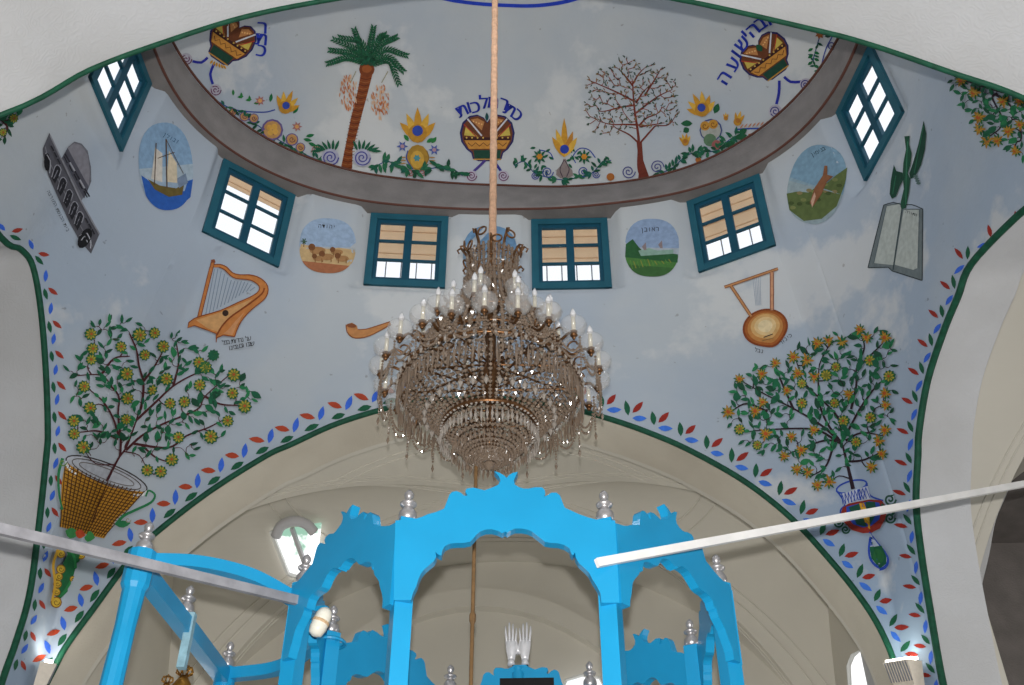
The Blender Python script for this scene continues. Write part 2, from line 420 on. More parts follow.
# boards and bars outside the panes
for i, w in enumerate(wins[:6]):
    X, Y, N, c = w['X'], w['Y'], w['N'], w['c']
    P = lambda u, v, n=0: c+X*u+Y*v+N*n
    R = Matrix((X, Y, N)).transposed()
    if i in (0, 5): frac = 0
    elif i == 1: frac = .2
    elif i in (2, 3, 4): frac = .66
    ih = w['h']-.15
    if frac:
        b = MB(); lo = ih/2-ih*frac+.29; hi = ih/2+.65; hh = hi-lo; b.box(P(0, (lo+hi)/2, -.36), (w['w']+.5, hh, .006), R)
        for k in range(6): b.box(P(0, lo+hh*(k+.5)/6, -.352), (w['w']+.5, .008, .01), R)
        o = b.build('shutter_board', M['beige'])
        tag(o, ['', 'short beige board outside the top of the window right of the ship oval', 'beige board outside the window left of the chandelier rope', 'beige board outside the window right of the chandelier rope', 'beige board outside the tilted window above the lyre painting'][i], 'board', 'beige boards outside the dome windows')
    g = MB()
    for k in range(4 if i in (2, 3, 4) else 0): g.tube([P(-w['w']/2+w['w']*(k+1)/5, -w['h']/2, -.40), P(-w['w']/2+w['w']*(k+1)/5, w['h']/2+.5, -.40)], .006, 6)
    if i in (2, 3, 4):
        o = g.build('window_bar', M['grey_metal']); tag(o, ['', '', 'thin grille bars outside the window left of the chandelier rope', 'thin grille bars outside the window right of the chandelier rope', 'thin grille bars outside the tilted window above the lyre painting'][i], 'window grille', 'grilles outside the dome windows')
# ---------------------------------------------------------------- arch soffits
def soffit(name, curve, dvec, lip=.0, endx=None):
    s = MB(); s.fixn = True; n = 6
    for p in curve:
        for j in range(n+1): q = Vector(p)+Vector(dvec)*j/n; q.x = p.x+(endx-p.x)*j/n if endx else q.x; s.v.append(tuple(q))
    for i in range(len(curve)-1):
        for j in range(n): s.f.append((i*(n+1)+j, (i+1)*(n+1)+j, (i+1)*(n+1)+j+1, i*(n+1)+j+1)); s.m.append(0)
    o = s.build(name, M['soffit'], smooth=True); tag(o, kind='structure'); return o
so_ = soffit('wall_far_soffit', far_c, (0, .42, 0)); so_.name = 'wall_far'; so_.data.materials[0] = M['soffit_warm']
soffit('wall_left', left_c, (-1.3, -.1, .0))
soffit('wall_right', right_c, (.34, .0, 0))
soffit('wall_near', near_c, (0, -1.5, 0))
def green_line(name, curve, inward, r=.022):
    t = MB(); t.tube([Vector(p)+Vector(inward) for p in curve], r, 6)
    return tag(t.build(name, M['green_line'], smooth=True), kind='structure')
green_line('trim_4', far_c, (0, -.004, .006)); green_line('trim_5', left_c, (.004, 0, .006)); green_line('trim_6', right_c, (-.004, 0, .006)); green_line('trim_7', near_c, (0, .004, .0), .014)
# ---------------------------------------------------------------- vaults beyond
def vault(name, x0, x1, y0, y1, zs, h, m, hx=None):
    b = MB(); b.fixn = False; n = 90; cx, cy = (x0+x1)/2, (y0+y1)/2; ax, ay = (x1-x0)/2, (y1-y0)/2
    def zz(x, y):
        u, v = min(abs((x-cx)/ax), 1), min(abs((y-cy)/ay), 1)
        return zs+h*max(math.sqrt(1-u*u), math.sqrt(1-v*v))
    for i in range(n+1):
        for j in range(n+1):
            x = cx-ax*math.cos(PI*i/n); y = cy-ay*math.cos(PI*j/n); b.v.append((x, y, zz(x, y)))
    for i in range(n):
        for j in range(n):
            A, B_, D, E2 = i*(n+1)+j, (i+1)*(n+1)+j, (i+1)*(n+1)+j+1, i*(n+1)+j+1
            fs = [(A, B_, D), (A, D, E2)] if i != n-1-j else [(A, B_, E2), (B_, D, E2)]
            b.f += fs; b.m += [0, 0]
    o = b.build(name, m, smooth=False); tag(o, kind='structure')
    for p in o.data.polygons: p.use_smooth = False
    t = MB()
    for s in (-1, 1):
        for off in (-.12, -.07, .07, .12):
            pts = []
            for k in range(161):
                q = -1+2*k/160; q = math.sin(q*PI/2); x, y = cx+ax*q, cy+ay*q*s
                x += off*ay/math.hypot(ax, ay); y -= s*off*ax/math.hypot(ax, ay)
                x = min(max(x, x0+.01), x1-.01); y = min(max(y, y0+.01), y1-.01)
                pts.append(Vector((x, y, zz(x, y)-.002)))
            t.tube(pts, .007, 5)
    for sc, r in ((.62, .010), (.68, .008)):
        t.tube([Vector((cx+ax*sc*math.cos(q), cy+ay*sc*math.sin(q), zz(cx+ax*sc*math.cos(q), cy+ay*sc*math.sin(q))-.002)) for q in [2*PI*k/90 for k in range(90)]], r, 5, closed=True)
    return zz, t
VX0, VX1, VY0, VY1 = -3.3, 2.8, FY+.47, 5.4
zz, t = vault('ceiling_far', VX0, VX1, VY0, VY1, 2.35+H, 2.62, M['cream'])
tag(t.build('trim_8', M['cream'], smooth=True), kind='structure')
# walls of the bay beyond, piers, floor
def slab(name, c, d, m=None):
    b = MB(); b.box(c, d); o = b.build(name, m or M['cream']); tag(o, kind='structure'); return o
slab('wall_back', ((VX0+VX1)/2, VY1+.1, 3.4), (VX1-VX0+.4, .2, 6.8))
for nm, x in (('wall_far_left', VX0-.1), ('wall_far_right', VX1+.1)): slab(nm, (x, (VY0+VY1)/2, 3.4), (.2, VY1-VY0-.02, 6.8))
b = MB(); top = [Vector((p.x, FY+.42, p.z)) for p in far_c]; poly = [(VX0-1.7, 0), (top[0].x-.0, 0)]+[(p.x, p.z) for p in top]+[(top[-1].x, 0), (VX1+.45, 0), (VX1+.45, 7.2), (VX0-1.7, 7.2)]
b.prism(poly, lambda u, v, w_: Vector((u, w_, v)), FY+.421, FY+.47); tag(b.build('wall_far_lip', M['cream']), kind='structure')
slab('wall_outer_near', (1.4, -8.1, 2.6), (14.2, .2, 5.2)); slab('wall_outer_left', (-5.6, -1.2, 3.6), (.2, 13.6, 7.2)); slab('ceiling_left', (-4.9, -1.2, 6.3), (1.5, 13.6, .2)); slab('ceiling_near', (0, -5.6, 6.4), (11, 5.2, .2)); slab('wall_outer_right', (8.4, -1.2, 3.6), (.2, 13.6, 7.2)); slab('ceiling_right_outer', (7.3, .2, 6.6), (2.4, 9, .2)); slab('wall_outer_far', (1.4, 5.75, 3.6), (14, .2, 7.2))
# arch band standing off the back wall
pts = []
acx, aw, azs, ah = (at_y(478, 588, VY1-.12).x), 2.9, .75+H, 0
top = at_y(478, 588, VY1-.12).z; ah = 5.05; azs = top-ah
b = MB()
for i in range(41):
    q = PI*i/40; pts.append((acx-aw*math.cos(q), azs+ah*math.sin(q)))
inn = at_y(474, 606, VY1-.12).z-azs
ip = [(acx-(aw-.16)*math.cos(PI*i/40), azs+inn*math.sin(PI*i/40)) for i in range(41)]
for i in range(40):
    A, B_, Cc, D = pts[i], pts[i+1], ip[i+1], ip[i]
    b.prism([A, B_, Cc, D], lambda u, v, w_: Vector((u, w_, v)), VY1-.12, VY1+.02)
for s in (0, -1):
    x0, x1 = sorted((pts[s][0], ip[s][0])); b.box(((x0+x1)/2, VY1-.05, azs/2), (x1-x0, .14, azs))
tag(b.build('trim_9', M['cream']), kind='structure')
lf0, lf1 = left_c[0], far_c[0]; rf0, rf1 = right_c[0], far_c[-1]
def pier(name, poly, z1, m=None):
    b = MB(); b.prism(poly, lambda u, v, w_: Vector((u, v, w_)), 0, z1); o = b.build(name, m or M['soffit']); tag(o, kind='structure')
zf = min(lf0.z, lf1.z)
pier('wall_far_left_pier', [(lf0.x, lf0.y), (lf1.x, lf1.y), (lf1.x-.02, FY+.42), (lf0.x-1.3, FY+.42), (lf0.x-1.3, lf0.y)], lf1.z)
pier('wall_far_right_pier', [(rf0.x, rf0.y), (rf0.x+.55, rf0.y), (rf0.x+.55, FY+.42), (rf1.x+.02, FY+.42), (rf1.x, rf1.y)], rf1.z)
ln0, rn0 = left_c[-1], right_c[-1]
pier('wall_near_left_pier', [(ln0.x, ln0.y), (ln0.x-1.3, ln0.y), (ln0.x-1.3, NY-1.6), (near_c[0].x, NY-1.6), (near_c[0].x, near_c[0].y)], ln0.z)
pier('wall_near_right_pier', [(rn0.x, rn0.y), (near_c[-1].x, near_c[-1].y), (near_c[-1].x, NY-1.6), (rn0.x+.55, NY-1.6), (rn0.x+.55, rn0.y)], rn0.z)
slab('floor', (0, 0, -.1), (16, 18, .2), M['stone'])
# right aisle: vault and an arched opening
RVX0 = 2.7
zz2, t2 = vault('ceiling_right', 3.12, 6.2, -2.8, 3.2, 2.3+H, 2.45, M['cream'])
tag(t2.build('trim_10', M['cream'], smooth=True), kind='structure')
b = MB(); ow = []
for i in range(25):
    q = PI*i/24; ow.append((.2-1.35*math.cos(q), 2.2+H+1.5*math.sin(q)))
poly = [(-2.7, 0), (ow[0][0], 0)]+ow+[(ow[-1][0], 0), (3.05, 0), (3.05, 6.7), (-2.7, 6.7)]
b.prism(poly, lambda u, v, w_: Vector((w_, u, v)), 6.2, 6.45)
tag(b.build('wall_right_aisle', M['cream']), kind='structure')
NB = [(1040, 415), (1024, 448), (1009, 489), (996, 520), (989, 556), (981, 590), (979, 616), (988, 645), (1002, 672)]
NB = spline([at_y(x, y, 3.0) for x, y in NB], 4); b = MB()
poly = [(p.x, p.z) for p in NB]; poly += [(poly[-1][0]+.02, poly[-1][1]-.2), (poly[-1][0]+.02, 0), (2.5, 0), (2.5, 6.9), (6.3, 6.9), (6.3, poly[0][1]+.3), (poly[0][0]+.6, poly[0][1]+.28)]
b.prism(poly, lambda u, v, w_: Vector((u, w_, v)), 3.0, 3.3); tag(b.build('wall_right_aisle_end', M['soffit']), kind='structure')
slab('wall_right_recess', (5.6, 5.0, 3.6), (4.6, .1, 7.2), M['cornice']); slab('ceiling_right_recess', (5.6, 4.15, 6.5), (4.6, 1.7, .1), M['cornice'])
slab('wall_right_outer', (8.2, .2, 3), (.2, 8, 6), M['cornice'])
# ---------------------------------------------------------------- octagonal canopy
BZ = 1.945+H
bv = [(-.29, -.83), (.44, -.80), (.92, -.27), (.87, .36), (.42, .84), (-.27, .86), (-.74, .16), (-.77, -.33)]
can = empty('octagonal_canopy', (.08, .02, 0))
tag(can, 'bright blue wooden eight-sided canopy with scalloped fretwork arches and silver finials, below the chandelier', 'canopy')
front_top = [(165,195),(225,190),(245,184),(262,176),(285,170),(310,160),(318,140),(326,118),(334,110),(347,107),(360,112),(370,121),(380,121),(373,108),(377,100),(398,97),(415,101),(430,105),(445,100),(458,95),(472,88),(478,76),(474,64),(460,48),(474,52),(488,60),(497,68),(503,60),(515,53),(530,50),(524,62),(518,76),(521,88),(534,96),(548,100),(562,100),(580,96),(602,96),(610,104),(612,116),(608,124),(618,120),(630,112),(645,112),(656,121),(662,138),(670,157),(690,166),(712,176),(740,186),(770,194),(820,195)]
front_bot = [(820,195),(826,300),(832,440),(779,440),(776,412),(765,390),(752,370),(742,350),(728,336),(712,322),(703,306),(700,290),(694,300),(688,292),(684,278),(668,268),(650,263),(628,262),(610,258),(598,248),(585,238),(572,228),(558,222),(540,219),(522,219),(508,225),(498,232),(492,227),(484,233),(470,226),(452,221),(434,222),(418,228),(406,238),(398,248),(388,258),(368,262),(348,262),(328,264),(312,272),(305,285),(302,300),(292,296),(284,289),(287,302),(280,316),(266,328),(252,340),(242,352),(234,370),(228,390),(218,410),(212,432),(160,432),(162,300),(165,195)]
fpx = [(340+x/2.98, 455+y/2.98) for x, y in front_top[:-1]+front_bot[:-1]]
p0, p1 = Vector((bv[0][0], bv[0][1]-.0, 0)), Vector((bv[1][0], bv[1][1], 0)); fx = (p1-p0).normalized(); fn_ = Vector((fx.y, -fx.x, 0))
fpt = [on_plane(x, y, p0+fn_*.05, fn_) for x, y in fpx]
S0 = (p1-p0).length
prof2 = [((q-p0).dot(fx)/S0, q.z-BZ) for q in fpt]           # u 0..1 between posts, v height from the post head
def smooth_u(pr, lo, hi): return [(min(max(u, lo), hi), v) for u, v in pr]
pc_ = Vector((.08, .02, 0))
finial_prof = [(.024, 0), (.031, .006), (.034, .02), (.032, .036), (.022, .05), (.017, .056), (.019, .062), (.030, .067), (.032, .074), (.026, .080), (.014, .085), (.011, .092), (.016, .099), (.0185, .108), (.017, .118), (.010, .128), (.003, .134)]
for k in range(8):
    a, b2 = Vector((*bv[k], 0)), Vector((*bv[(k+1) % 8], 0)); ex = (b2-a).normalized(); nn = Vector((ex.y, -ex.x, 0)); L_ = (b2-a).length
    if nn.dot((a+b2)/2-pc_) < 0: nn = -nn
    pb = MB(); pr = smooth_u(prof2, .0, 1.0) if k else prof2
    flat = k != 0
    pr_ = [p for p in pr]
    if flat:
        pr_ = [((u-.5)*.97+.5, v) for u, v in prof2 if -.06 <= u <= 1.06]
        pr_ = [(min(max(u, -.0), 1.), v) for u, v in pr_]
    if k == 4: pr_ = [(u, v if v < .13 else .13) for u, v in pr_]
    # remove doubled points
    cl = []
    for p in pr_:
        if not cl or (abs(cl[-1][0]-p[0])+abs(cl[-1][1]-p[1])) > .004: cl.append(p)
    pb.prism(cl, lambda u, v, w_: a+ex*(u*L_)+nn*w_+Vector((0, 0, BZ+v)), .012, .05)
    pb.build('arch_panel', M['blue'], can)
for k in range(8):
    a = Vector((*bv[k], 0)); d = (a-pc_).normalized(); ps = MB(); ang = math.atan2(d.y, d.x)
    w_ = .043
    Rm = Matrix.Rotation(ang+PI/4, 3, 'Z')
    ps.box(a+Vector((0, 0, BZ/2)), (w_*1.5, w_*1.5, BZ), Rm)
    po = ps.build('post', M['blue'], can)
    f = MB(); f.lathe(a+Vector((0, 0, BZ)), finial_prof, 18); f.build('finial', M['silver'], po, smooth=True)
    o = po
finish(can)
# silver hand on the back panel
def hand(base, facing, s):
    x = Vector((facing.y, -facing.x, 0)); z = Vector((0, 0, 1)); y = facing
    b = MB(); P = lambda u, v, w_=0: base+x*(u*s)+z*(v*s)+y*(w_*s)
    for i, (u0, u1, L_, r) in enumerate(((-.030, -.040, .075, .0085), (-.011, -.014, .092, .009), (.009, .012, .086, .009), (.028, .036, .066, .0078))):
        b.tube([P(u0, .07), P((u0+u1)/2, .10+L_*.1, .002), P(u1, .085+L_*.62, .002), P(u1*1.02, .085+L_, .0)], [r*s, r*s*1.05, r*s*.95, r*s*.6], 8)
    b.tube([P(.034, .035), P(.055, .06), P(.062, .085), P(.064, .105)], [.012*s, .0105*s, .0095*s, .006*s], 8)
    pr = [(-.022, 0), (-.026, .02), (-.036, .05), (-.041, .085), (-.02, .097), (.0, .1), (.02, .097), (.037, .082), (.040, .05), (.028, .02), (.022, 0)]
    b.prism(pr, lambda u, v, w_: P(u, v, w_), -.010, .010)
    b.lathe(base+Vector((0, 0, -.02*s)), [(.026*s, 0), (.028*s, .008*s), (.022*s, .025*s)], 14)
    return b
mid4 = (Vector((*bv[4], 0))+Vector((*bv[5], 0)))/2
hb = at_y(518, 659, mid4.y); hh = (at_y(518, 623, mid4.y).z-hb.z)
M['silver_hand'] = mat('silver_hand', (225, 225, 228), .35, metal=.2, var=.15, scale=30)
ho = empty('priestly_hands', hb+Vector((0, .03, 0))); hk = hh/.165
for sg in (-1, 1):
    m_h = hand(Vector((0, 0, 0)), Vector((0, -1, 0)), hk)
    m_h.v = [(hb.x+sg*(.030*hk+v[0]*.62), hb.y+.03+v[1], hb.z+v[2]) for v in m_h.v]
    m_h.build('hand', M['silver_hand'], ho, smooth=True)
finish(ho)
tag(ho, 'pair of silver raised open hands standing on the blue back panel of the canopy', 'hand ornament')
sb = MB(); bb = at_y(518, 668, mid4.y); sb.lathe(Vector((hb.x, mid4.y+.03, hb.z-.16)), [(.03, 0), (.045, .02), (.03, .05), (.036, .09), (.024, .11), (.03, .12), (.03, .125)], 12)
so = sb.build('hand_socket', M['blue'], smooth=True); tag(so, 'small blue turned socket under the silver hand on the back panel', 'socket')
# black framed object on the back panel
bf = MB(); c0 = at_y(527, 690, mid4.y-.12); bf.box(c0, (.26, .05, .10)); bf.box(c0+Vector((.01, -.03, .0)), (.05, .02, .07))
fo = bf.build('clock_case', M['black']); tag(fo, 'black case on the blue back panel, directly below the silver hands', 'case')
# ---------------------------------------------------------------- side stair rail joined to the canopy
rail = empty('stair_canopy', (-1.32, -.05, 0))
tag(rail, 'open blue wooden frame of posts and beams to the left of the eight-sided canopy', 'canopy frame')
pa, pb_, pc2 = Vector((-1.34, -.62, BZ)), Vector((-1.31, -.06, BZ)), Vector((-1.30, .54, BZ))
def post(p, r, name='post', ringed=False):
    m = MB(); pr = [(r, 0), (r, p.z-.75), (r*1.25, p.z-.74), (r*1.25, p.z-.71), (r*.95, p.z-.69), (r*1.3, p.z-.66), (r*1.3, p.z-.63), (r, p.z-.61), (r*.92, p.z-.3), (r*1.05, p.z-.16), (r*1.3, p.z-.14), (r*1.3, p.z)]
    m.lathe(Vector((p.x, p.y, 0)), pr, 12); o = m.build('post', M['blue'], rail)
    f = MB(); f.lathe(p, finial_prof, 18); f.build('finial', M['silver'], o, smooth=True); return o
post(pa, .042); post(pc2, .038)
fm = MB(); q = pb_+Vector((-.02, 0, -.12)); fm.lathe(q+Vector((0, 0, .12)), finial_prof, 18)
pm = MB(); pm.box(pb_+Vector((.02, -.03, -.13)), (.034, .034, .24)); pmo = pm.build('bracket', mat('chalky_blue_paint', (150, 190, 205), .6, var=.3, scale=30), rail); fm.build('finial', M['silver'], pmo, smooth=True)
def board(pts, h, t, name='beam'):
    m = MB(); P = spline(pts, 8); vs = []; n = len(P)
    for i, p in enumerate(P):
        d = (P[min(i+1, n-1)]-P[max(i-1, 0)]).normalized(); sd = d.cross(Vector((0, 0, 1))).normalized()
        for s, z in ((-1, 0), (1, 0), (1, 1), (-1, 1)): vs.append(p+sd*s*t/2+Vector((0, 0, z*h)))
    fs = []
    for i in range(n-1):
        for k in range(4): fs.append((i*4+k, i*4+(k+1) % 4, (i+1)*4+(k+1) % 4, (i+1)*4+k))
    fs += [(0, 1, 2, 3), tuple((n-1)*4+k for k in (3, 2, 1, 0))]
    m.add(vs, fs); return m.build(name, M['blue'], rail)
L7, L6 = Vector((*bv[7], BZ)), Vector((*bv[6], BZ))
board([pa+Vector((0, 0, -.06)), pa.lerp(L7, .33)+Vector((0, 0, -.025)), pa.lerp(L7, .66)+Vector((0, 0, -.035)), L7+Vector((-.03, 0, -.09))], .05, .05)
board([pa+Vector((0, 0, -.10)), pb_+Vector((0, 0, -.10)), pc2+Vector((0, 0, -.08))], .07, .06)
board([pc2+Vector((0, 0, -.06)), (pc2+L6)/2+Vector((0, .1, -.06)), L6+Vector((-.05, 0, -.06))], .055, .05)
finish(rail)
# ---------------------------------------------------------------- tie bars
def tie(name, a, b, w, h, m, label):
    t = MB(); t.bar(a, b, w, h); d = (Vector(b)-Vector(a)).normalized()
    o = t.build(name, m); tag(o, label, 'tie bar', 'tie bars from the canopy to the piers')
    return o
eR = at_y(597, 563, -.90); wR = at_x(1024, 484, 2.62); wR2 = wR+(wR-eR).normalized()*.25
tie('tie_bar', eR, wR2, .02, .031, M['white_trim'], 'white metal bar running from the canopy front post to the right wall')
M['grey_paint'] = mat('weathered_grey_paint', (150, 150, 156), .5, var=.3, scale=14)
eL = at_y(308, 603, -.36); wL = at_x(0, 529, -3.0)
wL = at_y(0, 529, -1.3); wL = wL+(wL-eL).normalized()*.9
tie('tie_bar', eL, wL, .02, .036, M['grey_paint'], 'weathered grey metal bar running from the canopy left post to the left wall')
# small lamp on the left post, cord, ring
lm = empty('compact_lamp', at_y(322, 620, -.33))
tag(lm, 'small off-white compact fluorescent lamp tilted on the left canopy post', 'lamp')
a, b2 = at_y(326, 611, -.36), at_y(314, 636, -.36); d = (b2-a).normalized()
M['offwhite'] = mat('offwhite_tube', (232, 228, 214), .35)
LL = (b2-a).length; t = MB(); t.lathe(a, [(.012, -.012), (.026, 0), (.033, .02), (.034, LL*.5), (.033, LL-.03), (.026, LL-.008), (.010, LL)], 16, axis=d); t.build('diffuser', M['offwhite'], lm, smooth=True)
t = MB(); t.lathe(a+d*(LL*.45), [(.0350, -.006), (.0358, 0), (.0350, .006)], 16, axis=d); t.build('band', M['beige'], lm)
t = MB(); t.bar(a-d*.01, Vector((bv[7][0]+.05, bv[7][1], a.z+.02)), .02, .02); t.build('bracket', M['blue'], lm)
finish(lm)
rg = MB(); c0 = Vector((bv[6][0], bv[6][1], at_y(333, 643, bv[6][1]).z)); rg.tube([c0+Vector((.065*math.cos(2*PI*k/24), .065*math.sin(2*PI*k/24), 0)) for k in range(24)], .008, 6, closed=True)
rg.tube([c0+Vector((.03, -.03, 0)), c0+Vector((.05, -.045, 0))], .006, 6)
tag(rg.build('post_ring', M['blue']), 'thin blue ring round the left rear post of the canopy', 'ring')
# ---------------------------------------------------------------- left end window, lamps at the pendentive feet
wy = VY1-.02
wq = [at_y(272, 533, wy), at_y(322, 527, wy), at_y(312, 584, wy), at_y(287, 576, wy)]
M['beige_cloth'] = None
M['bright'] = mat('daylit_plaster', (240, 242, 240), .8, var=.03)
def lit_glass(name, rgb, rgb2, s, scale):
    m = bpy.data.materials.new(name); m.use_nodes = True; N = m.node_tree.nodes; L = m.node_tree.links
    b = N['Principled BSDF']; b.inputs['Roughness'].default_value = .1
    g = N.new('ShaderNodeTexCoord'); n = N.new('ShaderNodeTexNoise'); n.inputs['Scale'].default_value = scale; n.inputs['Detail'].default_value = 5
    L.new(g.outputs['Object'], n.inputs['Vector']); r = N.new('ShaderNodeValToRGB')
    r.color_ramp.elements[0].position = .40; r.color_ramp.elements[1].position = .47; r.color_ramp.elements[0].color = lin(rgb2); r.color_ramp.elements[1].color = lin(rgb)
    L.new(n.outputs['Fac'], r.inputs['Fac']); L.new(r.outputs['Color'], b.inputs['Emission Color']); b.inputs['Emission Strength'].default_value = s
    b.inputs['Base Color'].default_value = (.1, .1, .1, 1)
    return m
M['lit'] = lit_glass('daylit_garden_glass', (255, 255, 255), (120, 160, 140), 1.6, 3.1)
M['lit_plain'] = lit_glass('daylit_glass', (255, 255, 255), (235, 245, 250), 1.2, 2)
M['arch_grey'] = mat('grey_reveal_plaster', (196, 196, 200), .5, var=.05, spec=.4)
def quadpt(q, u, v): return q[0].lerp(q[1], u).lerp(q[3].lerp(q[2], u), v)
vo = [o for o in C.objects if o.name == 'ceiling_far'][0]; vb_ = BVHTree.FromPolygons([v.co.copy() for v in vo.data.vertices], [tuple(p.vertices) for p in vo.data.polygons])
def vhit(x, y, back=.05):
    d = ray(x, y).normalized(); h = vb_.ray_cast(CAM, d); return (h[0] if h[0] is not None else at_y(x, y, wy))-d*back
wq = [vhit(272, 533), vhit(322, 524), vhit(314, 584), vhit(289, 576)]
w = MB(); w.add([p+Vector((0, -.03, 0)) for p in wq], [(0, 1, 2, 3)]); w.add([p+Vector((0, -.01, 0)) for p in wq], [(3, 2, 1, 0)])
root = w.build('window_7', M['lit']); tag(root, kind='structure')
t = MB(); t.tube(spline([vhit(276, 536, .1), vhit(281, 526, .1), vhit(293, 521, .1), vhit(306, 524, .1), vhit(314, 532, .1)], 6), .05, 10); t.build('window_head', M['arch_grey'], root, smooth=True)
t = MB(); t.bar(vhit(292, 528, .09), vhit(307, 570, .09), .035, .035); t.build('mullion', M['arch_grey'], root)
t = MB()
for a, b2 in ((0, 3), (3, 2)): t.bar(wq[a]+Vector((0, -.04, 0)), wq[b2]+Vector((0, -.04, 0)), .03, .03)
t.build('window_frame', M['bright'], root)
# bright reveals low on the right and behind the back finial
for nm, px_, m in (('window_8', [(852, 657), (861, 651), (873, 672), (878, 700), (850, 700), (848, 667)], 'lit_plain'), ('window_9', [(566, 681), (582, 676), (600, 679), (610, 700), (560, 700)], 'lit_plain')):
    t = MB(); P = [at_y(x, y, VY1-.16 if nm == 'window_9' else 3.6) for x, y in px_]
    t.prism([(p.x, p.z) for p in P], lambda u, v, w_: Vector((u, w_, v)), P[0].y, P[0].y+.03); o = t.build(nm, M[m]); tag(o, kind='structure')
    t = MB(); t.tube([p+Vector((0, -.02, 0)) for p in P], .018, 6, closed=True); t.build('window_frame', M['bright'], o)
# floodlights at the pendentive feet
M['reflector'] = mat('frosted_lamp_glass', (235, 225, 210), .3, var=.1, scale=30)
M['hot'] = mat('glowing_tube', (255, 250, 235), .3, emit=9)
def flood(q0, q1, base, power, name_label, colr, up):
    root = empty('uplight_lamp', base); tag(root, name_label, 'lamp', 'uplights at the pendentive feet')
    d = (q1-q0).normalized(); cc = (q0+q1)/2; w_ = (q1-q0).length; t = MB(); u = Vector((0, 0, 1)); sd = d.cross(u).normalized()
    if sd.dot(Vector((0, 0, 0))-cc) < 0: sd = -sd
    vs = []
    for a_, z_, dd in ((0, 0, 0), (1, 0, 0), (1, 0, .10), (0, 0, .10), (.12, -.16, .0), (.88, -.16, .0), (.88, -.16, .07), (.12, -.16, .07)):
        vs.append(q0+d*w_*a_+Vector((0, 0, z_-.012))+sd*(dd-.04))
    t.add(vs, [(0, 1, 5, 4), (1, 2, 6, 5), (2, 3, 7, 6), (3, 0, 4, 7), (4, 5, 6, 7)]); t.build('lamp_body', M['reflector'], root)
    g = MB()
    for k in range(9): 
        p = q0+d*w_*(.1+.8*k/8)+sd*.062; g.tube([p+Vector((0, 0, -.02)), p+Vector((0, 0, -.14))-sd*.02], .004, 5)
    g.build('grille', M['grey_metal'], root)
    h = MB(); h.bar(q0+sd*.01, q1+sd*.01, .05, .014); h.build('tube', M['hot'], root)
    finish(root)
    l = bpy.data.lights.new('uplight', 'AREA'); l.shape = 'RECTANGLE'; l.size = w_; l.size_y = .06; l.energy = power; l.color = colr
    o = bpy.data.objects.new('uplight', l); C.objects.link(o); o.location = cc+Vector((0, 0, .02))+sd*.03
    o.rotation_euler = up.to_track_quat('-Z', 'Y').to_euler()
def wall_hit(x, y, off=0.):
    d = ray(x, y).normalized(); a = wall_bvh.ray_cast(CAM, d); b2 = dome_bvh.ray_cast(CAM, d)
    best = None
    for h in (a, b2):
        if h[0] is not None and (best is None or h[3] < best[3]): best = h
    if best is None:
        q = at_y(x, y, 2.2); h = wall_bvh.find_nearest(q); best = (h[0], h[1], 0, 0)
    n = best[1]
    if n.dot(d) > 0: n = -n
    return best[0]+n*off
l0, l1 = wall_hit(32, 661, .10), wall_hit(53, 668, .10)
flood(l0, l1, l0, .9, 'small floodlight shining up at the foot of the left pendentive', (1, .93, .82), Vector((.1, .25, 1)))
r0, r1 = wall_hit(904, 664, .10), wall_hit(930, 660, .10)
flood(r0, r1, r0, .45, 'small floodlight shining up at the foot of the right pendentive', (.86, 1, .9), Vector((-.1, .25, 1)))
# gilt crowns of a second lamp low on the left
M['gilt'] = mat('gilt_brass', (176, 128, 56), .3, metal=.8, var=.3, scale=30)
for i, (x, y, s, lab) in enumerate(((184, 676, .62, 'gilt openwork ornament top low at the left, the taller of two'), (167, 683, .45, 'gilt openwork ornament top low at the left, the smaller one'))):
    c0 = at_y(x, y, 1.2+i*.25); r = MB()
    r.lathe(c0+Vector((0, 0, -.5)), [(.05, -(c0.z-.5)), (.05, -(c0.z-.5)+.02), (.012, -(c0.z-.5)+.05), (.012, .35), (.07*s, .38), (.09*s, .44), (.05*s, .48), (.03*s, .5)], 14)
    for k in range(8):
        q = 2*PI*k/8; e = Vector((math.cos(q), math.sin(q), 0)); r.tube([c0+e*.03*s, c0+e*.075*s+Vector((0, 0, .03*s)), c0+e*.06*s+Vector((0, 0, .07*s)), c0+Vector((0, 0, .085*s))], .007*s, 6)
    r.lathe(c0+Vector((0, 0, .075*s)), [(.012*s, 0), (.02*s, .012*s), (.012*s, .026*s), (.003*s, .04*s)], 10)
    tag(r.build('gilt_ornament', M['gilt'], smooth=True), lab, 'ornament')
# ---------------------------------------------------------------- chandelier
CC = Vector((-.055, .2, 0))
def cz(y): return at_y(491, y, CC.y).z
M['crystal'] = bpy.data.materials.new('crystal'); m = M['crystal']; m.use_nodes = True
N = m.node_tree.nodes; L = m.node_tree.links; b = N['Principled BSDF']
b.inputs['Base Color'].default_value = lin((150, 132, 116)); b.inputs['Roughness'].default_value = .12; b.inputs['Specular IOR Level'].default_value = .9; b.inputs['Coat Weight'].default_value = .6; b.inputs['Coat Roughness'].default_value = .05
tr_ = N.new('ShaderNodeBsdfTransparent'); tr_.inputs[0].default_value = (.72, .66, .6, 1); mx = N.new('ShaderNodeMixShader'); mx.inputs[0].default_value = .35
L.new(b.outputs[0], mx.inputs[1]); L.new(tr_.outputs[0], mx.inputs[2]); L.new(mx.outputs[0], [n for n in N if n.type == 'OUTPUT_MATERIAL'][0].inputs['Surface'])
M['clear'] = M['crystal'].copy(); M['clear'].name = 'clear_crystal'; M['clear'].node_tree.nodes['Principled BSDF'].inputs['Base Color'].default_value = lin((190, 182, 174))
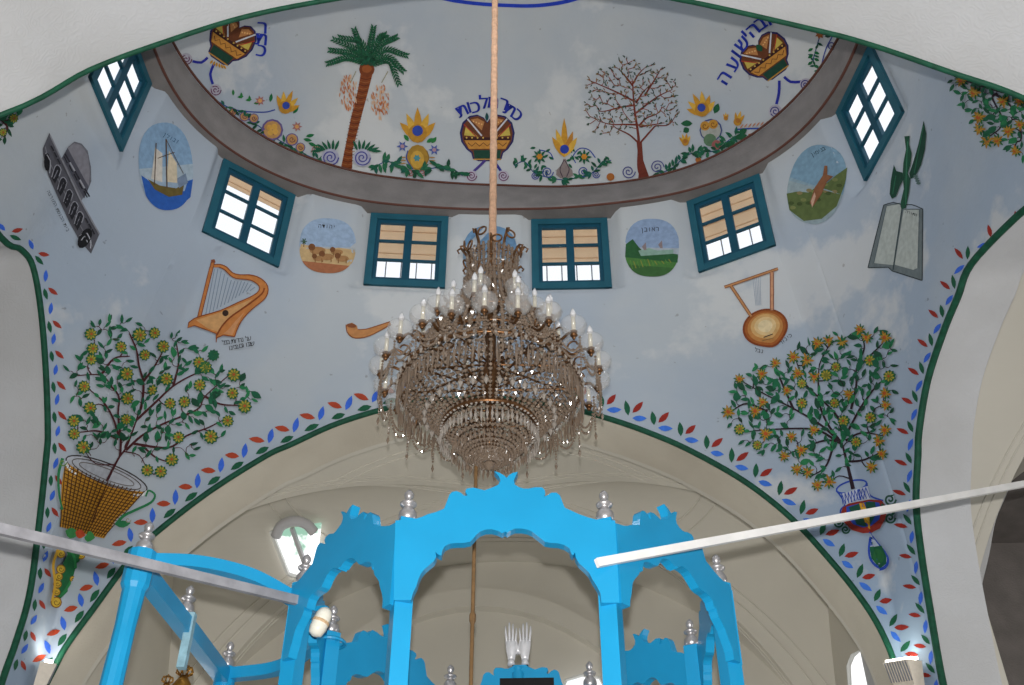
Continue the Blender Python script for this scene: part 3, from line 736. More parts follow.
M['cup'] = bpy.data.materials.new('cut_glass_cup'); m = M['cup']; m.use_nodes = True
N = m.node_tree.nodes; L = m.node_tree.links; b = N['Principled BSDF']
b.inputs['Base Color'].default_value = lin((214, 212, 210)); b.inputs['Roughness'].default_value = .1; b.inputs['Specular IOR Level'].default_value = .8
tr_ = N.new('ShaderNodeBsdfTransparent'); mx = N.new('ShaderNodeMixShader'); mx.inputs[0].default_value = .8
L.new(b.outputs[0], mx.inputs[1]); L.new(tr_.outputs[0], mx.inputs[2]); L.new(mx.outputs[0], [n for n in N if n.type == 'OUTPUT_MATERIAL'][0].inputs['Surface'])
M['brass'] = mat('aged_brass', (128, 92, 62), .35, metal=.75, var=.35, scale=20)
M['candle'] = mat('candle_sleeve', (238, 230, 205), .5, var=.05)
M['bulb'] = mat('unlit_bulb_glass', (225, 225, 228), .15, var=.03, coat=.5)
zc = cz
ch = empty('crystal_chandelier', (CC.x, CC.y, zc(468)))
tag(ch, 'large round crystal chandelier with tiers of unlit candle lights and hanging bead strings', 'chandelier')
def P3(r, q, z): return CC+Vector((r*math.cos(q), r*math.sin(q), z))
zrim = 3.30+H; zlow = 3.06+H; ztip = 2.80+H; zcr = 4.05+H; zctop = 4.42+H
RR, RL = .475, .235
def ringm(r, z, t): m = MB(); m.tube([P3(r, 2*PI*k/48, z) for k in range(48)], t, 6, closed=True); return m
st = MB(); st.tube([P3(0, 0, zlow-.1), P3(0, 0, zctop-.05)], .014, 8)
st.lathe(CC, [(.02, zlow-.14), (.06, zlow-.1), (.02, zlow-.04), (.03, zrim), (.07, zrim+.08), (.03, zrim+.16), (.025, zcr-.25), (.06, zcr-.18), (.03, zcr-.1), (.03, zcr)], 14); st.build('stem', M['brass'], ch, smooth=True)
for r, z, t, nm in ((RR, zrim, .012, 'rim_ring'), (RL, zlow, .016, 'lower_ring'), (.135, zcr, .009, 'crown_ring'), (.33, 3.62+H, .008, 'middle_ring'), (.40, 3.44+H, .008, 'arm_ring')):
    o = ringm(r, z, t).build(nm, M['brass'], ch, smooth=True)
sp = MB()
for k in range(12):
    q = 2*PI*k/12; sp.tube([P3(.03, q, zrim-.01), P3(RR, q, zrim-.01)], .006, 5); sp.tube([P3(.03, q, 3.46+H), P3(.40, q, 3.44+H)], .006, 5)
    sp.tube([P3(.02, q, zlow), P3(RL, q, zlow)], .005, 5)
sp.build('spokes', M['brass'], ch)
# strings of beads between two rings (drooping curve)
def strings(name, n, r0, z0, r1, z1, sag, nb, rb, parent=ch, jitter=.0):
    m = MB(); w_ = MB()
    for k in range(n):
        q = 2*PI*(k+.5*random.random()*jitter)/n
        for i in range(nb):
            t = i/(nb-1); r = r0+(r1-r0)*t; z = z0+(z1-z0)*t-sag*4*t*(1-t)
            m.gem(P3(r, q, z), rb*(1+.25*math.sin(i*2.1)), rb*1.15)
    return m.build(name, M['crystal'], parent)
def stf(o): o['kind'] = 'stuff'; return o
stf(strings('basket_beads', 54, RR-.01, zrim-.01, RL, zlow+.0, .02, 16, .0115))
stf(strings('basket_beads', 44, RL, zlow-.0, .04, zlow-.21, .045, 14, .012))
stf(strings('tent_beads', 44, .135, zcr-.01, .33, 3.62+H, .045, 22, .0125))
stf(strings('tent_beads', 60, .33, 3.62+H, .40, 3.44+H, .0, 8, .0135))
stf(strings('tent_beads', 64, .40, 3.44+H, RR, zrim, .0, 9, .0135))
stf(strings('crown_beads', 30, .125, zcr-.01, .145, zctop-.19, -.0, 12, .013)); stf(strings('tent_beads', 26, .155, zcr+.0, .15, 3.80+H, .0, 12, .0125))
def prisms(name, n, r, z, l, rb, wob=.3, parent=ch):
    m = MB()
    for k in range(n):
        q = 2*PI*k/n+random.uniform(-.01, .01); ll = l*(1+random.uniform(-wob, wob))
        m.gem(P3(r, q, z-.02), rb*.9); m.gem(P3(r, q, z-.045-ll/2), rb, ll/2, 4)
    return m.build(name, M['crystal'], parent)
stf(prisms('rim_prisms', 100, RR+.005, zrim, .13, .0095)); stf(prisms('rim_prisms', 84, RR-.04, zrim-.04, .07, .0085))
_lp = prisms('lower_prisms', 60, RL+.012, zlow, .085, .0095, .12); _lp.data.materials[0] = M['clear']; stf(_lp); stf(prisms('lower_prisms', 46, RL-.05, zlow-.08, .07, .008)); stf(prisms('lower_prisms', 30, RL-.12, zlow-.14, .06, .008)); stf(prisms('crown_prisms', 24, .16, zcr+.05, .05, .008))
bc = MB()
for k in range(32):
    q = 2*PI*k/32; bc.gem(P3(.335, q, zrim-.185), .0145, .034, 6)
for k in range(60): bc.gem(P3(RR+.012, 2*PI*k/60, zrim-.012), .011, .026, 5)
stf(bc.build('large_drops', M['clear'], ch))
bb_ = MB(); bb_.lathe(CC+Vector((0, 0, ztip)), [(.002, 0), (.022, .015), (.03, .035), (.02, .06), (.008, .07)], 12); bb_.build('crystal_ball', M['crystal'], ch, smooth=False)
# swags hanging outside the rim
sw = MB(); NS = 20
for k in range(NS):
    q0, q1 = 2*PI*k/NS, 2*PI*(k+1)/NS
    for rr_, zz0, dip in ((.575, 3.36+H, .17), (.575, 3.36+H, .13)):
        for i in range(20):
            t = i/19; q = q0+(q1-q0)*t; sw.gem(P3(rr_, q, zz0-dip*(1-(2*t-1)**2)**.55), .0075, .0095)
    for i in range(12): sw.gem(P3(.575, q0, 3.36+H-.02-i*.017), .007, .009)
    sw.gem(P3(.575, q0, 3.36+H-.25), .009, .028)
stf(sw.build('bead_swags', M['crystal'], ch))
# crown: flaring curled fronds with glass rings
cr = MB()
for k in range(12):
    q = 2*PI*k/12; h = .20 if k % 2 else .27
    cr.tube([P3(.135, q, zcr), P3(.13, q, zcr+h*.4), P3(.145, q, zcr+h*.75), P3(.185, q, zcr+h), P3(.205, q, zcr+h*.93), P3(.195, q, zcr+h*.84)], [.008, .009, .009, .008, .006, .005], 6)
    c0 = P3(.165, q+.2, zcr+h*.95)
    cr.tube([c0+Vector((.028*math.cos(a)*-math.sin(q), .028*math.cos(a)*math.cos(q), .028*math.sin(a))) for a in [2*PI*i/12 for i in range(12)]], .006, 5, closed=True)
    c0 = P3(.14, q, zcr+h*.55)
    cr.tube([c0+Vector((.022*math.cos(a)*-math.sin(q), .022*math.cos(a)*math.cos(q), .022*math.sin(a))) for a in [2*PI*i/10 for i in range(10)]], .005, 5, closed=True)
cr.build('crown', M['brass'], ch, smooth=True)
# candle arms
def arm(q, r0, z0, r1, z1, i, cs=1.):
    m = MB(); dr = r1-r0
    m.tube(spline([P3(r0, q, z0), P3(r0+dr*.3, q+.03, z0-.045), P3(r0+dr*.75, q+.03, z0-.03), P3(r1, q, z1-.045), P3(r1, q, z1-.005)], 4), .0075, 6)
    m.tube([P3(r0+dr*.35+.028*math.cos(a), q, z0+.0+.028*math.sin(a)) for a in [2*PI*k/10 for k in range(9)]], .005, 5)
    m.lathe(P3(r1, q, z1-.03), [(.006, 0), (.02, .008), (.012, .02), (.02, .03)], 10)
    a = m.build('candle_arm', M['brass'], ch, smooth=True)
    c = MB(); c.lathe(P3(r1, q, z1-.012), [(r_*cs, z_*cs) for r_, z_ in ((.012, 0), (.034, .004), (.052, .022), (.056, .042), (.050, .060), (.047, .058), (.052, .042), (.048, .024), (.03, .008))], 14); c.build('glass_cup', M['cup'], a, smooth=True)
    c = MB(); c.lathe(P3(r1, q, z1), [(.0105, 0), (.0105, .092)], 10); c.build('candle', M['candle'], a, smooth=True)
    c = MB(); c.lathe(P3(r1, q, z1+.092), [(.006, 0), (.014, .012), (.0155, .026), (.010, .045), (.003, .062)], 10); c.build('bulb', M['bulb'], a, smooth=True)
for k in range(22): arm(2*PI*(k+.5)/22, .42, 3.42+H, .575, 3.365+H, k, 1.25)
for k in range(10): arm(2*PI*(k+.2)/10, .24, 3.70+H, .37, 3.64+H, k, 1.12)
for k in range(8): arm(2*PI*(k+.75)/8, .12, 3.88+H, .245, 3.80+H, k, 1.05)
finish(ch)
# rope
rt_ = at_y(495, 0, .2); rb = Vector((CC.x, CC.y, zctop-.33)); d = (rt_-rb).normalized()
top_hit = dome_bvh.ray_cast(rb, d); tp = top_hit[0]
M['rope'] = mat('peach_cord_cover', (214, 170, 138), .7, var=.25, scale=40)
rp_ = MB(); n = 60; rp_.tube([rb.lerp(tp, i/n) for i in range(n+1)], [.021+(.003 if i % 2 else 0) for i in range(n+1)], 10)
tag(rp_.build('chandelier_cord', M['rope'], smooth=True), 'thick peach cloth-covered cord from the dome to the chandelier crown', 'cord')
cx_ = at_y(472, 540, CC.y+.05); cb2 = MB(); M['rust'] = mat('rusty_rod', (134, 104, 70), .6, var=.25, scale=30)
b0 = at_y(472, 640, CC.y+.05); dn = Vector((b0.x, b0.y, 1.3)); cb2.tube([Vector((b0.x-.002, b0.y, zlow-.02)), Vector((b0.x, b0.y, cz(614))), dn], [.009, .009, .009], 8)
cb2.lathe(Vector((b0.x, b0.y, at_y(472, 618, b0.y).z)), [(.009, -.03), (.015, -.015), (.015, .015), (.009, .03)], 8)
tag(cb2.build('hanging_rod', M['rust']), 'thin brown rod hanging inside the canopy under the chandelier', 'rod')
# ---------------------------------------------------------------- light
wd = bpy.data.worlds.new('world'); bpy.context.scene.world = wd; wd.use_nodes = True; N = wd.node_tree.nodes; L = wd.node_tree.links
bg = N['Background']; bg.inputs[0].default_value = (.96, .98, 1, 1); bg.inputs[1].default_value = 1.25
def light(nm, kind, loc, e, col=(1, 1, 1), size=1, tgt=None, **k):
    l = bpy.data.lights.new(nm, kind); l.energy = e; l.color = col
    if kind == 'AREA': l.size = size
    else: l.shadow_soft_size = size
    o = bpy.data.objects.new(nm, l); C.objects.link(o); o.location = loc
    if tgt is not None: o.rotation_euler = (Vector(tgt)-Vector(loc)).to_track_quat('-Z', 'Y').to_euler()
    return o
fo_ = light('camera_flash', 'SPOT', CAM+UP*.115-FW*.02, 1000, (1, .97, .93), .02, CAM+UP*.115+FW*5)
fo_.data.spot_size = math.radians(86); fo_.data.spot_blend = .5
s = bpy.context.scene; s.view_settings.view_transform = 'Standard'; s.view_settings.look = 'None'; s.view_settings.exposure = 0; s.view_settings.gamma = 1
try: s.view_settings.use_curve_mapping = False
except Exception: pass

for w in wins[6:]:
    l = bpy.data.lights.new('window_daylight', 'AREA'); l.shape = 'RECTANGLE'; l.size = .5; l.size_y = .62; l.energy = 20; l.color = (.97, .98, 1)
    o = bpy.data.objects.new('window_daylight', l); C.objects.link(o); o.location = w['c']-w['N']*.12
    o.rotation_euler = (w['N']-Vector((0, 0, .25))).to_track_quat('-Z', 'Y').to_euler()

# fill lamps added out of view to brighten far bay and side soffits
for loc, tgt, e in (((VX0+.35, 4.2, 2.6), (.3, 3.9, 6.2), 15), ((VX1-.35, 4.2, 2.6), (-.6, 3.9, 6.2), 15), ((5.6, .4, 2.4), (-3.4, .8, 6.0), 48), ((-4.0, .4, 2.4), (3.0, .6, 6.0), 16)):
    light('window_daylight', 'AREA', loc, e, (1, .985, .96), 1.1, tgt)
# ---------------------------------------------------------------- wall paintings
PC = {}
def col(rgb):
    if rgb not in PC: PC[rgb] = mat('paint_%02x%02x%02x' % rgb, rgb, .75, var=.18, scale=25)
    return PC[rgb]
def hexc(h): return (int(h[0:2], 16), int(h[2:4], 16), int(h[4:6], 16))
RED, BLUE, GRN, DGRN, LGRN = 'a8301c', '3a6ad8', '1c5c40', '1a4a34', '3c8a4c'
YEL, ORG, BRN, DBR, BLK, WHT, GOLD = 'd8a830', 'c87420', '7a3018', '48201a', '201c20', 'e4e4e0', 'c8922c'
NAVY, PURP, PINK, TAN, CREAM = '20309a', '584880', 'b87a6c', 'c88a50', 'e6d2a4'
class Mural:
    n = 0
    def __init__(s): s.sh = []; s.g = 0; s.hold = False
    def poly(s, pts, c, cell=6):
        if not s.hold: s.g += 1
        s.sh.append((pts, hexc(c), cell, s.g)); return s
    def stroke(s, pts, w, c, n=4, taper=1.):
        P = spline([Vector((p[0], p[1], 0)) for p in pts], n) if len(pts) > 2 and n > 1 else [Vector((p[0], p[1], 0)) for p in pts]
        a, b2 = [], []
        for i, p in enumerate(P):
            d = P[min(i+1, len(P)-1)]-P[max(i-1, 0)]
            if d.length < 1e-6: continue
            d.normalize(); nn = Vector((-d.y, d.x, 0))*(w/2*(1+(taper-1)*i/max(1, len(P)-1))); a.append(p+nn); b2.append(p-nn)
        s.g += 1; h_ = s.hold; s.hold = True
        for i in range(len(a)-1): s.poly([a[i][:2], a[i+1][:2], b2[i+1][:2], b2[i][:2]], c)
        s.hold = h_
        return s
    def line_loop(s, pts, w, c): return s.stroke(list(pts)+[pts[0], pts[1]], w, c, n=1)
    def leaf(s, x, y, ang, L, w, c, bend=0):
        ca, sa = math.cos(ang), math.sin(ang); pr = [(0, 0), (.25, .38), (.5, .5), (.75, .34), (1, 0), (.75, -.30), (.5, -.42), (.25, -.34)]
        return s.poly([(x+ca*u*L-sa*(v*w+bend*u*u*w), y+sa*u*L+ca*(v*w+bend*u*u*w)) for u, v in pr], c)
    def disc(s, x, y, r, c, ry=None, rot=0, n=12, scal=0, k=10):
        ry = ry or r; out = []
        n = max(n, 2*k if scal else 0)
        for i in range(n):
            q = 2*PI*i/n; f = 1-(scal if scal and i % 2 else 0)
            u, v = r*f*math.cos(q), ry*f*math.sin(q); out.append((x+u*math.cos(rot)-v*math.sin(rot), y+u*math.sin(rot)+v*math.cos(rot)))
        return s.poly(out, c)
    def spiral(s, x, y, r, turns, c, w, dirn=1, a0=0):
        return s.stroke([(x+r*(1-i/ (turns*10+2))*math.cos(a0+dirn*2*PI*i/10), y+r*(1-i/(turns*10+2))*math.sin(a0+dirn*2*PI*i/10)) for i in range(int(turns*10)+1)], w, c, n=2)
    def flower(s, x, y, r, kind=0, rot=0):
        if kind == 0:
            s.disc(x, y, r, GRN, scal=.2, k=10, rot=rot); s.disc(x, y, r*.76, '2c6a34', n=10)
            for i in range(9): s.leaf(x+math.cos(rot+.7*i)*r*.22, y+math.sin(rot+.7*i)*r*.22, rot+.7*i, r*.62, r*.30, 'a89838')
            s.disc(x, y, r*.36, '7a7a30', n=8); s.disc(x, y, r*.20, 'b05028', n=6)
        else:
            for i in range(9):
                q = rot+2*PI*i/9; s.leaf(x, y, q, r*1.15, r*.42, [GRN, '2c6a3c', 'a87828'][i % 3]);
            for i in range(9): s.leaf(x, y, rot+2*PI*i/9, r*.80, r*.24, 'b08a30')
            s.disc(x, y, r*.32, 'b05424', n=8)
        return s
    def text(s, glyphs, h, c, shear=0, wscale=1., bold=.0):
        # glyphs: list of (char, x, y, angle) with (x, y) the middle of each letter in the picture
        for chh, x, y, ang in glyphs:
            me = glyph(chh)
            if me is None: continue
            s.g += 1; s.hold = True; V, Fc, (mx, my), hh = me; k = h/.62; ca, sa = math.cos(ang), math.sin(ang)
            for f in Fc:
                P = []
                for i in f:
                    u, v = (V[i][0]-mx)*k*wscale, -(V[i][1]-my)*k
                    P.append((x+ca*u-sa*v, y+sa*u+ca*v))
                s.poly(P, c)
                if bold:
                    for q in (-1, 1): s.poly([(a+ca*bold*q, b2+sa*bold*q) for a, b2 in P], c)
            s.hold = False
        return s
    def make(s, name, parent=None, off=.004):
        mb = MB(); mb.fixn = False; cols = []; j = 0
        grid = {}
        for pts, c, cell, gid in s.sh:
            m_ = col(c)
            if m_ not in cols: cols.append(m_)
            xs_ = [p[0] for p in pts]; ys_ = [p[1] for p in pts]; cells = []; ly = 0
            for gx in range(int(min(xs_)//3), int(max(xs_)//3)+1):
                for gy in range(int(min(ys_)//3), int(max(ys_)//3)+1):
                    cells.append((gx, gy)); e_ = grid.get((gx, gy))
                    if e_: ly = max(ly, e_[0] if e_[1] == gid else e_[0]+1)
            for q in cells: grid[q] = (ly, gid)
            mb.mi = cols.index(m_); o_ = off+min(ly, 14)*.0007
            if len(pts) > 4: T = [[pts[i] for i in t] for t in earclip([tuple(p[:2]) for p in pts])]
            elif len(pts) == 4: T = [[pts[0], pts[1], pts[2]], [pts[0], pts[2], pts[3]]]
            else: T = [list(pts)]
            st_ = T; out = []
            while st_:
                t = st_.pop(); e = max(math.hypot(t[i][0]-t[i-1][0], t[i][1]-t[i-1][1]) for i in range(3))
                if e > cell and len(out) < 4000:
                    a, b2, c2 = t; ab, bc, ca_ = [((p[0]+q[0])/2, (p[1]+q[1])/2) for p, q in ((a, b2), (b2, c2), (c2, a))]
                    st_ += [[a, ab, ca_], [ab, b2, bc], [ca_, bc, c2], [ab, bc, ca_]]
                else: out.append(t)
            for t in out:
                hs = [whit(p[0], p[1], o_) for p in t]
                if None in hs: continue
                if max((hs[0]-hs[1]).length, (hs[1]-hs[2]).length, (hs[2]-hs[0]).length) > .35: continue
                n_ = (hs[1]-hs[0]).cross(hs[2]-hs[0])
                if n_.length < 1e-10: continue
                if n_.dot(CAM-hs[0]) < 0: hs = [hs[0], hs[2], hs[1]]
                mb.add(hs, [(0, 1, 2)])
        if not mb.f: return None
        Mural.n += len(mb.f)
        return mb.build(name, cols, parent)
def earclip(P):
    n = len(P); idx = list(range(n)); A = sum(P[i-1][0]*P[i][1]-P[i][0]*P[i-1][1] for i in range(n))
    if A < 0: idx.reverse()
    cr = lambda o, a, b2: (a[0]-o[0])*(b2[1]-o[1])-(a[1]-o[1])*(b2[0]-o[0])
    out = []; guard = 0
    while len(idx) > 3 and guard < 4*n:
        guard += 1; best = None
        for j in range(len(idx)):
            a, b2, c = P[idx[j-1]], P[idx[j]], P[idx[(j+1) % len(idx)]]; ar = cr(a, b2, c)
            if ar < -1e-9: continue
            if any(cr(a, b2, P[k]) > 1e-9 and cr(b2, c, P[k]) > 1e-9 and cr(c, a, P[k]) > 1e-9 for k in idx if P[k] is not a and P[k] is not b2 and P[k] is not c): continue
            q = ar/(1e-9+(a[0]-c[0])**2+(a[1]-c[1])**2)
            if best is None or q > best[0]: best = (q, j)
            if q > .3: break
        if best is None: break
        j = best[1]; out.append((idx[j-1], idx[j], idx[(j+1) % len(idx)])); idx.pop(j)
    if len(idx) == 3: out.append(tuple(idx))
    return out
_gc = {}
def glyph(chh):
    if chh in _gc: return _gc[chh]
    try:
        cv = bpy.data.curves.new('glyph', 'FONT'); cv.body = chh; cv.resolution_u = 3; o = bpy.data.objects.new('glyph', cv); C.objects.link(o)
        bpy.context.view_layer.update()
        dg = bpy.context.evaluated_depsgraph_get(); e = o.evaluated_get(dg); me = e.to_mesh()
        V = [tuple(v.co[:2]) for v in me.vertices]; Fc = [tuple(p.vertices) for p in me.polygons]
        e.to_mesh_clear(); bpy.data.objects.remove(o); bpy.data.curves.remove(cv)
        xs = [v[0] for v in V]; r = (V, Fc, ((min(xs)+max(xs))/2, .27), 1)
    except Exception as ex:
        r = None
    _gc[chh] = r; return r
def whit(x, y, off):
    d = ray(x, y).normalized(); a = wall_bvh.ray_cast(CAM, d); b2 = dome_bvh.ray_cast(CAM, d); best = None
    for h in (a, b2):
        if h[0] is not None and (best is None or h[3] < best[3]): best = h
    if best is None or best[3] < 3.2: return None
    n = best[1]
    if n.dot(d) > 0: n = -n
    return best[0]+n*off
def crop(x0, y0, s):
    return lambda *p: [(x0+a/s, y0+b2/s) for a, b2 in p]
def simple(m, name, label, group=None, cat='wall painting'):
    o = m.make(name)
    if o: tag(o, label, cat, group)
    return o
def multi(name, parts, label, px, group=None):
    root = empty(name, whit(px[0], px[1], .005) or (0, 0, 5)); tag(root, label, 'wall painting', group)
    for i, (n_, m) in enumerate(parts):
        if n_ in SPLIT:
            nm_, tol = SPLIT[n_]; ps_ = pieces(m, tol)
            if len(ps_) <= 95:
                for q in ps_: q.make(nm_, root, off=.003+.003*i)
                continue
        m.make({'leaves': 'foliage'}.get(n_, n_), root, off=.003+.003*i)
    finish(root); return root
SPLIT = {'flowers': ('flower', 0), 'scrolls': ('scroll', 3), 'handles': ('handle', 1), 'vase_handles': ('handle', 2), 'blossoms': ('blossom', 0), 'dates': ('date_cluster', 6), 'leaf_row': ('leaf', -2)}
def pieces(m, tol):
    # gather the shapes of a part into its separate painted pieces
    ids = {}
    for pts, c, cell, gid in m.sh:
        xs_ = [p[0] for p in pts]; ys_ = [p[1] for p in pts]; b_ = ids.get(gid, [1e9, 1e9, -1e9, -1e9])
        ids[gid] = [min(b_[0], *xs_), min(b_[1], *ys_), max(b_[2], *xs_), max(b_[3], *ys_)]
    cl = []
    for gid, b_ in ids.items():
        hit = [c for c in cl if any(b_[0]-tol < q[2] and q[0]-tol < b_[2] and b_[1]-tol < q[3] and q[1]-tol < b_[3] for q in c[1])]
        if tol < 0: hit = []
        new = [[gid], [b_]]
        for c in hit: new[0] += c[0]; new[1] += c[1]; cl.remove(c)
        cl.append(new)
    out = []
    for c in sorted(cl, key=lambda c: min(c[0])):
        k_ = Mural(); st_ = set(c[0]); k_.sh = [s_ for s_ in m.sh if s_[3] in st_]; out.append(k_)
    return out
def inside(p, poly):
    c = False; j = len(poly)-1
    for i in range(len(poly)):
        a, b2 = poly[i], poly[j]
        if (a[1] > p[1]) != (b2[1] > p[1]) and p[0] < (b2[0]-a[0])*(p[1]-a[1])/(b2[1]-a[1])+a[0]: c = not c
        j = i
    return c
# ---- flowering trees in the pendentives
def tree(limbs, flowers, outline, seed, kinds, nleaf, r0, trunkc='4a2024'):
    rnd = random.Random(seed); B = Mural(); Lf = Mural(); Fl = Mural(); skel = []
    root = limbs[0][0]
    for i, l in enumerate(limbs):
        P = spline([Vector((p[0], p[1], 0)) for p in l], 5); w = 4.2 if i == 0 else 2.6
        B.stroke(l, w, trunkc, 5, taper=.42 if i else .35)
        skel += [(p.x, p.y) for p in P[2:]]
    def twig(x, y, w, c=trunkc):
        d0 = math.hypot(x-root[0], y-root[1])
        b2 = min(skel, key=lambda q: math.hypot(q[0]-x, q[1]-y)+max(0, math.hypot(q[0]-root[0], q[1]-root[1])-d0+2)*1.6)
        mx, my = (x+b2[0])/2, (y+b2[1])/2; dx, dy = x-b2[0], y-b2[1]; s_ = rnd.choice((-1, 1))*.22
        mx -= dy*s_; my += dx*s_
        B.stroke([b2, (mx, my), (x, y)], w, c, 3, taper=.5)
        for t in (.4, .7, 1.): skel.append((b2[0]*(1-t)**2+2*mx*t*(1-t)+x*t*t, b2[1]*(1-t)**2+2*my*t*(1-t)+y*t*t))
        return math.atan2(y-my, x-mx)
    for x, y in sorted(flowers, key=lambda f: math.hypot(f[0]-root[0], f[1]-root[1])): twig(x, y, 1.5)
    xs = [p[0] for p in outline]; ys = [p[1] for p in outline]; placed = []; tries = 0
    while len(placed) < nleaf and tries < 12000:
        tries += 1; x, y = rnd.uniform(min(xs), max(xs)), rnd.uniform(min(ys), max(ys))
        if not inside((x, y), outline): continue
        if any(math.hypot(x-f[0], y-f[1]) < r0*1.15 for f in flowers) or any(math.hypot(x-f[0], y-f[1]) < 4.3 for f in placed): continue
        placed.append((x, y))
    for x, y in sorted(placed, key=lambda f: math.hypot(f[0]-root[0], f[1]-root[1])):
        a = twig(x, y, .9)
        for k in range(rnd.choice((1, 1, 2))):
            aa = a+rnd.uniform(-.9, .9); big = rnd.random() < .12
            L_ = rnd.uniform(7, 10.5)*(1.3 if big else 1)
            Lf.leaf(x-math.cos(aa)*2, y-math.sin(aa)*2, aa, L_, rnd.uniform(3.2, 4.6)*(1.8 if big else 1), rnd.choice((GRN, GRN, '1e6a46', DGRN, '2a7a4c')), rnd.uniform(-.5, .5))
    for i, (x, y) in enumerate(flowers): Fl.flower(x, y, r0*rnd.uniform(.85, 1.1), kinds(i, rnd), rnd.random())
    return B, Lf, Fl
k = crop(50, 305, 3.805)
lim = [k((215, 672), (238, 625), (262, 580), (290, 540), (320, 460), (345, 380), (352, 300), (335, 230), (325, 170), (300, 110)),
       k((262, 580), (265, 510), (255, 420), (258, 350), (230, 310), (190, 268), (90, 270)), k((258, 500), (235, 430), (200, 370), (150, 325)), k((330, 440), (400, 375), (470, 310), (550, 265), (600, 250)),
       k((290, 555), (350, 500), (430, 455), (560, 400), (590, 350), (680, 270)), k((320, 530), (450, 545), (520, 500), (600, 470), (660, 440)), k((350, 535), (400, 580), (450, 600)),
       k((255, 510), (180, 480), (110, 485)), k((470, 310), (490, 220), (480, 140)), k((352, 290), (390, 240), (430, 170)), k((190, 268), (240, 205), (300, 195)), k((590, 350), (650, 380), (740, 385))]
fl = k((150,112),(157,168),(150,210),(125,312),(147,393),(85,443),(85,492),(118,542),(285,262),(335,115),(392,107),(265,160),(355,190),(425,158),(288,355),(282,435),(387,325),(445,285),(458,378),(512,372),(570,308),(567,222),(592,243),(622,197),(700,270),(695,340),(742,390),(677,445),(613,505),(490,507),(465,592),(372,632),(423,638))
ol = k((120,90),(240,50),(330,70),(400,90),(480,110),(560,160),(680,210),(740,300),(790,335),(760,410),(700,470),(630,520),(560,560),(500,600),(420,650),(355,630),(340,560),(300,560),(230,545),(170,530),(100,570),(60,480),(75,380),(60,250),(120,200))
Bt, Lt, Ft = tree(lim, fl, ol, 3, lambda i, r: 0, 200, 7.2)
# woven basket with scrolled green handles and foot
bk = Mural(); g = crop(30, 445, 4.03)
bk.poly(g((140,68),(125,160),(118,330),(180,345),(240,365),(300,378),(350,300),(400,255),(440,215),(462,190),(400,185),(330,172),(270,150),(210,115)), 'c08a2c')
def q4(u, v):
    tl, tr, br, bl = (140, 70), (462, 190), (298, 376), (118, 330); a = (tl[0]+(tr[0]-tl[0])*u, tl[1]+(tr[1]-tl[1])*u+math.sin(u*PI)*14); b2 = (bl[0]+(br[0]-bl[0])*u, bl[1]+(br[1]-bl[1])*u)
    return (a[0]+(b2[0]-a[0])*v, a[1]+(b2[1]-a[1])*v)
for i in range(20): bk.stroke(g(*[q4(i/19, v/6) for v in range(7)]), 1.0, '503014', 1)
for i in range(1, 17): bk.stroke(g(*[q4(u/8, i/17) for u in range(9)]), .9, '503014', 1)
rim = Mural(); E_ = lambda rx, ry, a0=0, a1=2*PI, n=28: [(308+rx*math.cos(a0+(a1-a0)*i/n)*.93-ry*math.sin(a0+(a1-a0)*i/n)*.36, 118+rx*math.cos(a0+(a1-a0)*i/n)*.36+ry*math.sin(a0+(a1-a0)*i/n)*.93) for i in range(n+1)]
rim.poly(g(*E_(176, 44)[:-1]), 'b4b8c0'); rim.stroke(g(*E_(176, 44)), 1.3, '3a3434', 1); rim.stroke(g(*E_(150, 34)), 1.0, '55504c', 1); rim.stroke(g(*E_(120, 22)), .9, '706a68', 1)
for i in range(24):
    a = E_(176, 50, .05, PI-.05, 24)[i]; rim.leaf(*g(a)[0], 1.9, 4.2, 2.4, ['e6e6e2', 'cfd6da'][i % 2])
hd = Mural()
hd.stroke(g((125, 55), (108, 120), (110, 200), (122, 262)), 3.2, '2a7a4c', 4, .5); hd.spiral(*g((125, 72))[0], 4, 1, '6a8a4c', 1.2)
hd.stroke(g((350, 325), (380, 290), (430, 265), (490, 235), (505, 205), (480, 188), (468, 212)), 3.0, '2a7a4c', 4, .6); hd.leaf(*g((345, 325))[0], -.1, 16, 8, '2a7a4c'); hd.spiral(*g((398, 306))[0], 3, 1, '9a9a8a', 1.1)
ft = Mural()
for a, b2, L_, w_, c in ((150, 345, 14, 12, LGRN), (190, 350, 11, 10, 'c8502c'), (240, 365, 12, 12, LGRN)): ft.leaf(*g((a-20, b2))[0], .3, L_, w_, c)
ft.poly(g((120,390),(200,410),(190,450),(180,520),(150,580),(110,620),(85,625),(110,560),(120,480),(140,440)), '1e6a3c')
ft.stroke(g((135,400),(165,450),(170,510),(140,570),(110,612)), 2.6, '2f8a4c', 4)
for x, y, r in ((112,438,4.5),(112,500,4.8),(102,530,4.2),(96,560,4.4),(90,592,4.2),(88,634,5.8),(210,448,4.6),(160,540,3.2)):
    ft.disc(*g((x, y))[0], r, '8a5a1c'); ft.disc(*g((x, y))[0], r*.82, 'd8b43c'); ft.spiral(*g((x, y))[0], r*.6, 1, '7a5a1c', .7)
ft.stroke(g((100,420),(80,480),(84,560),(70,630)), 3.0, 'd8a834', 4, .8)
multi('tree_painting', [('pot_rim', rim), ('basket', bk), ('branches', Bt), ('leaves', Lt), ('flowers', Ft), ('handles', hd), ('scroll_foot', ft)], 'painted flowering tree growing from a woven yellow basket on the left pendentive', (120, 480))
k = crop(715, 320, 3.805)
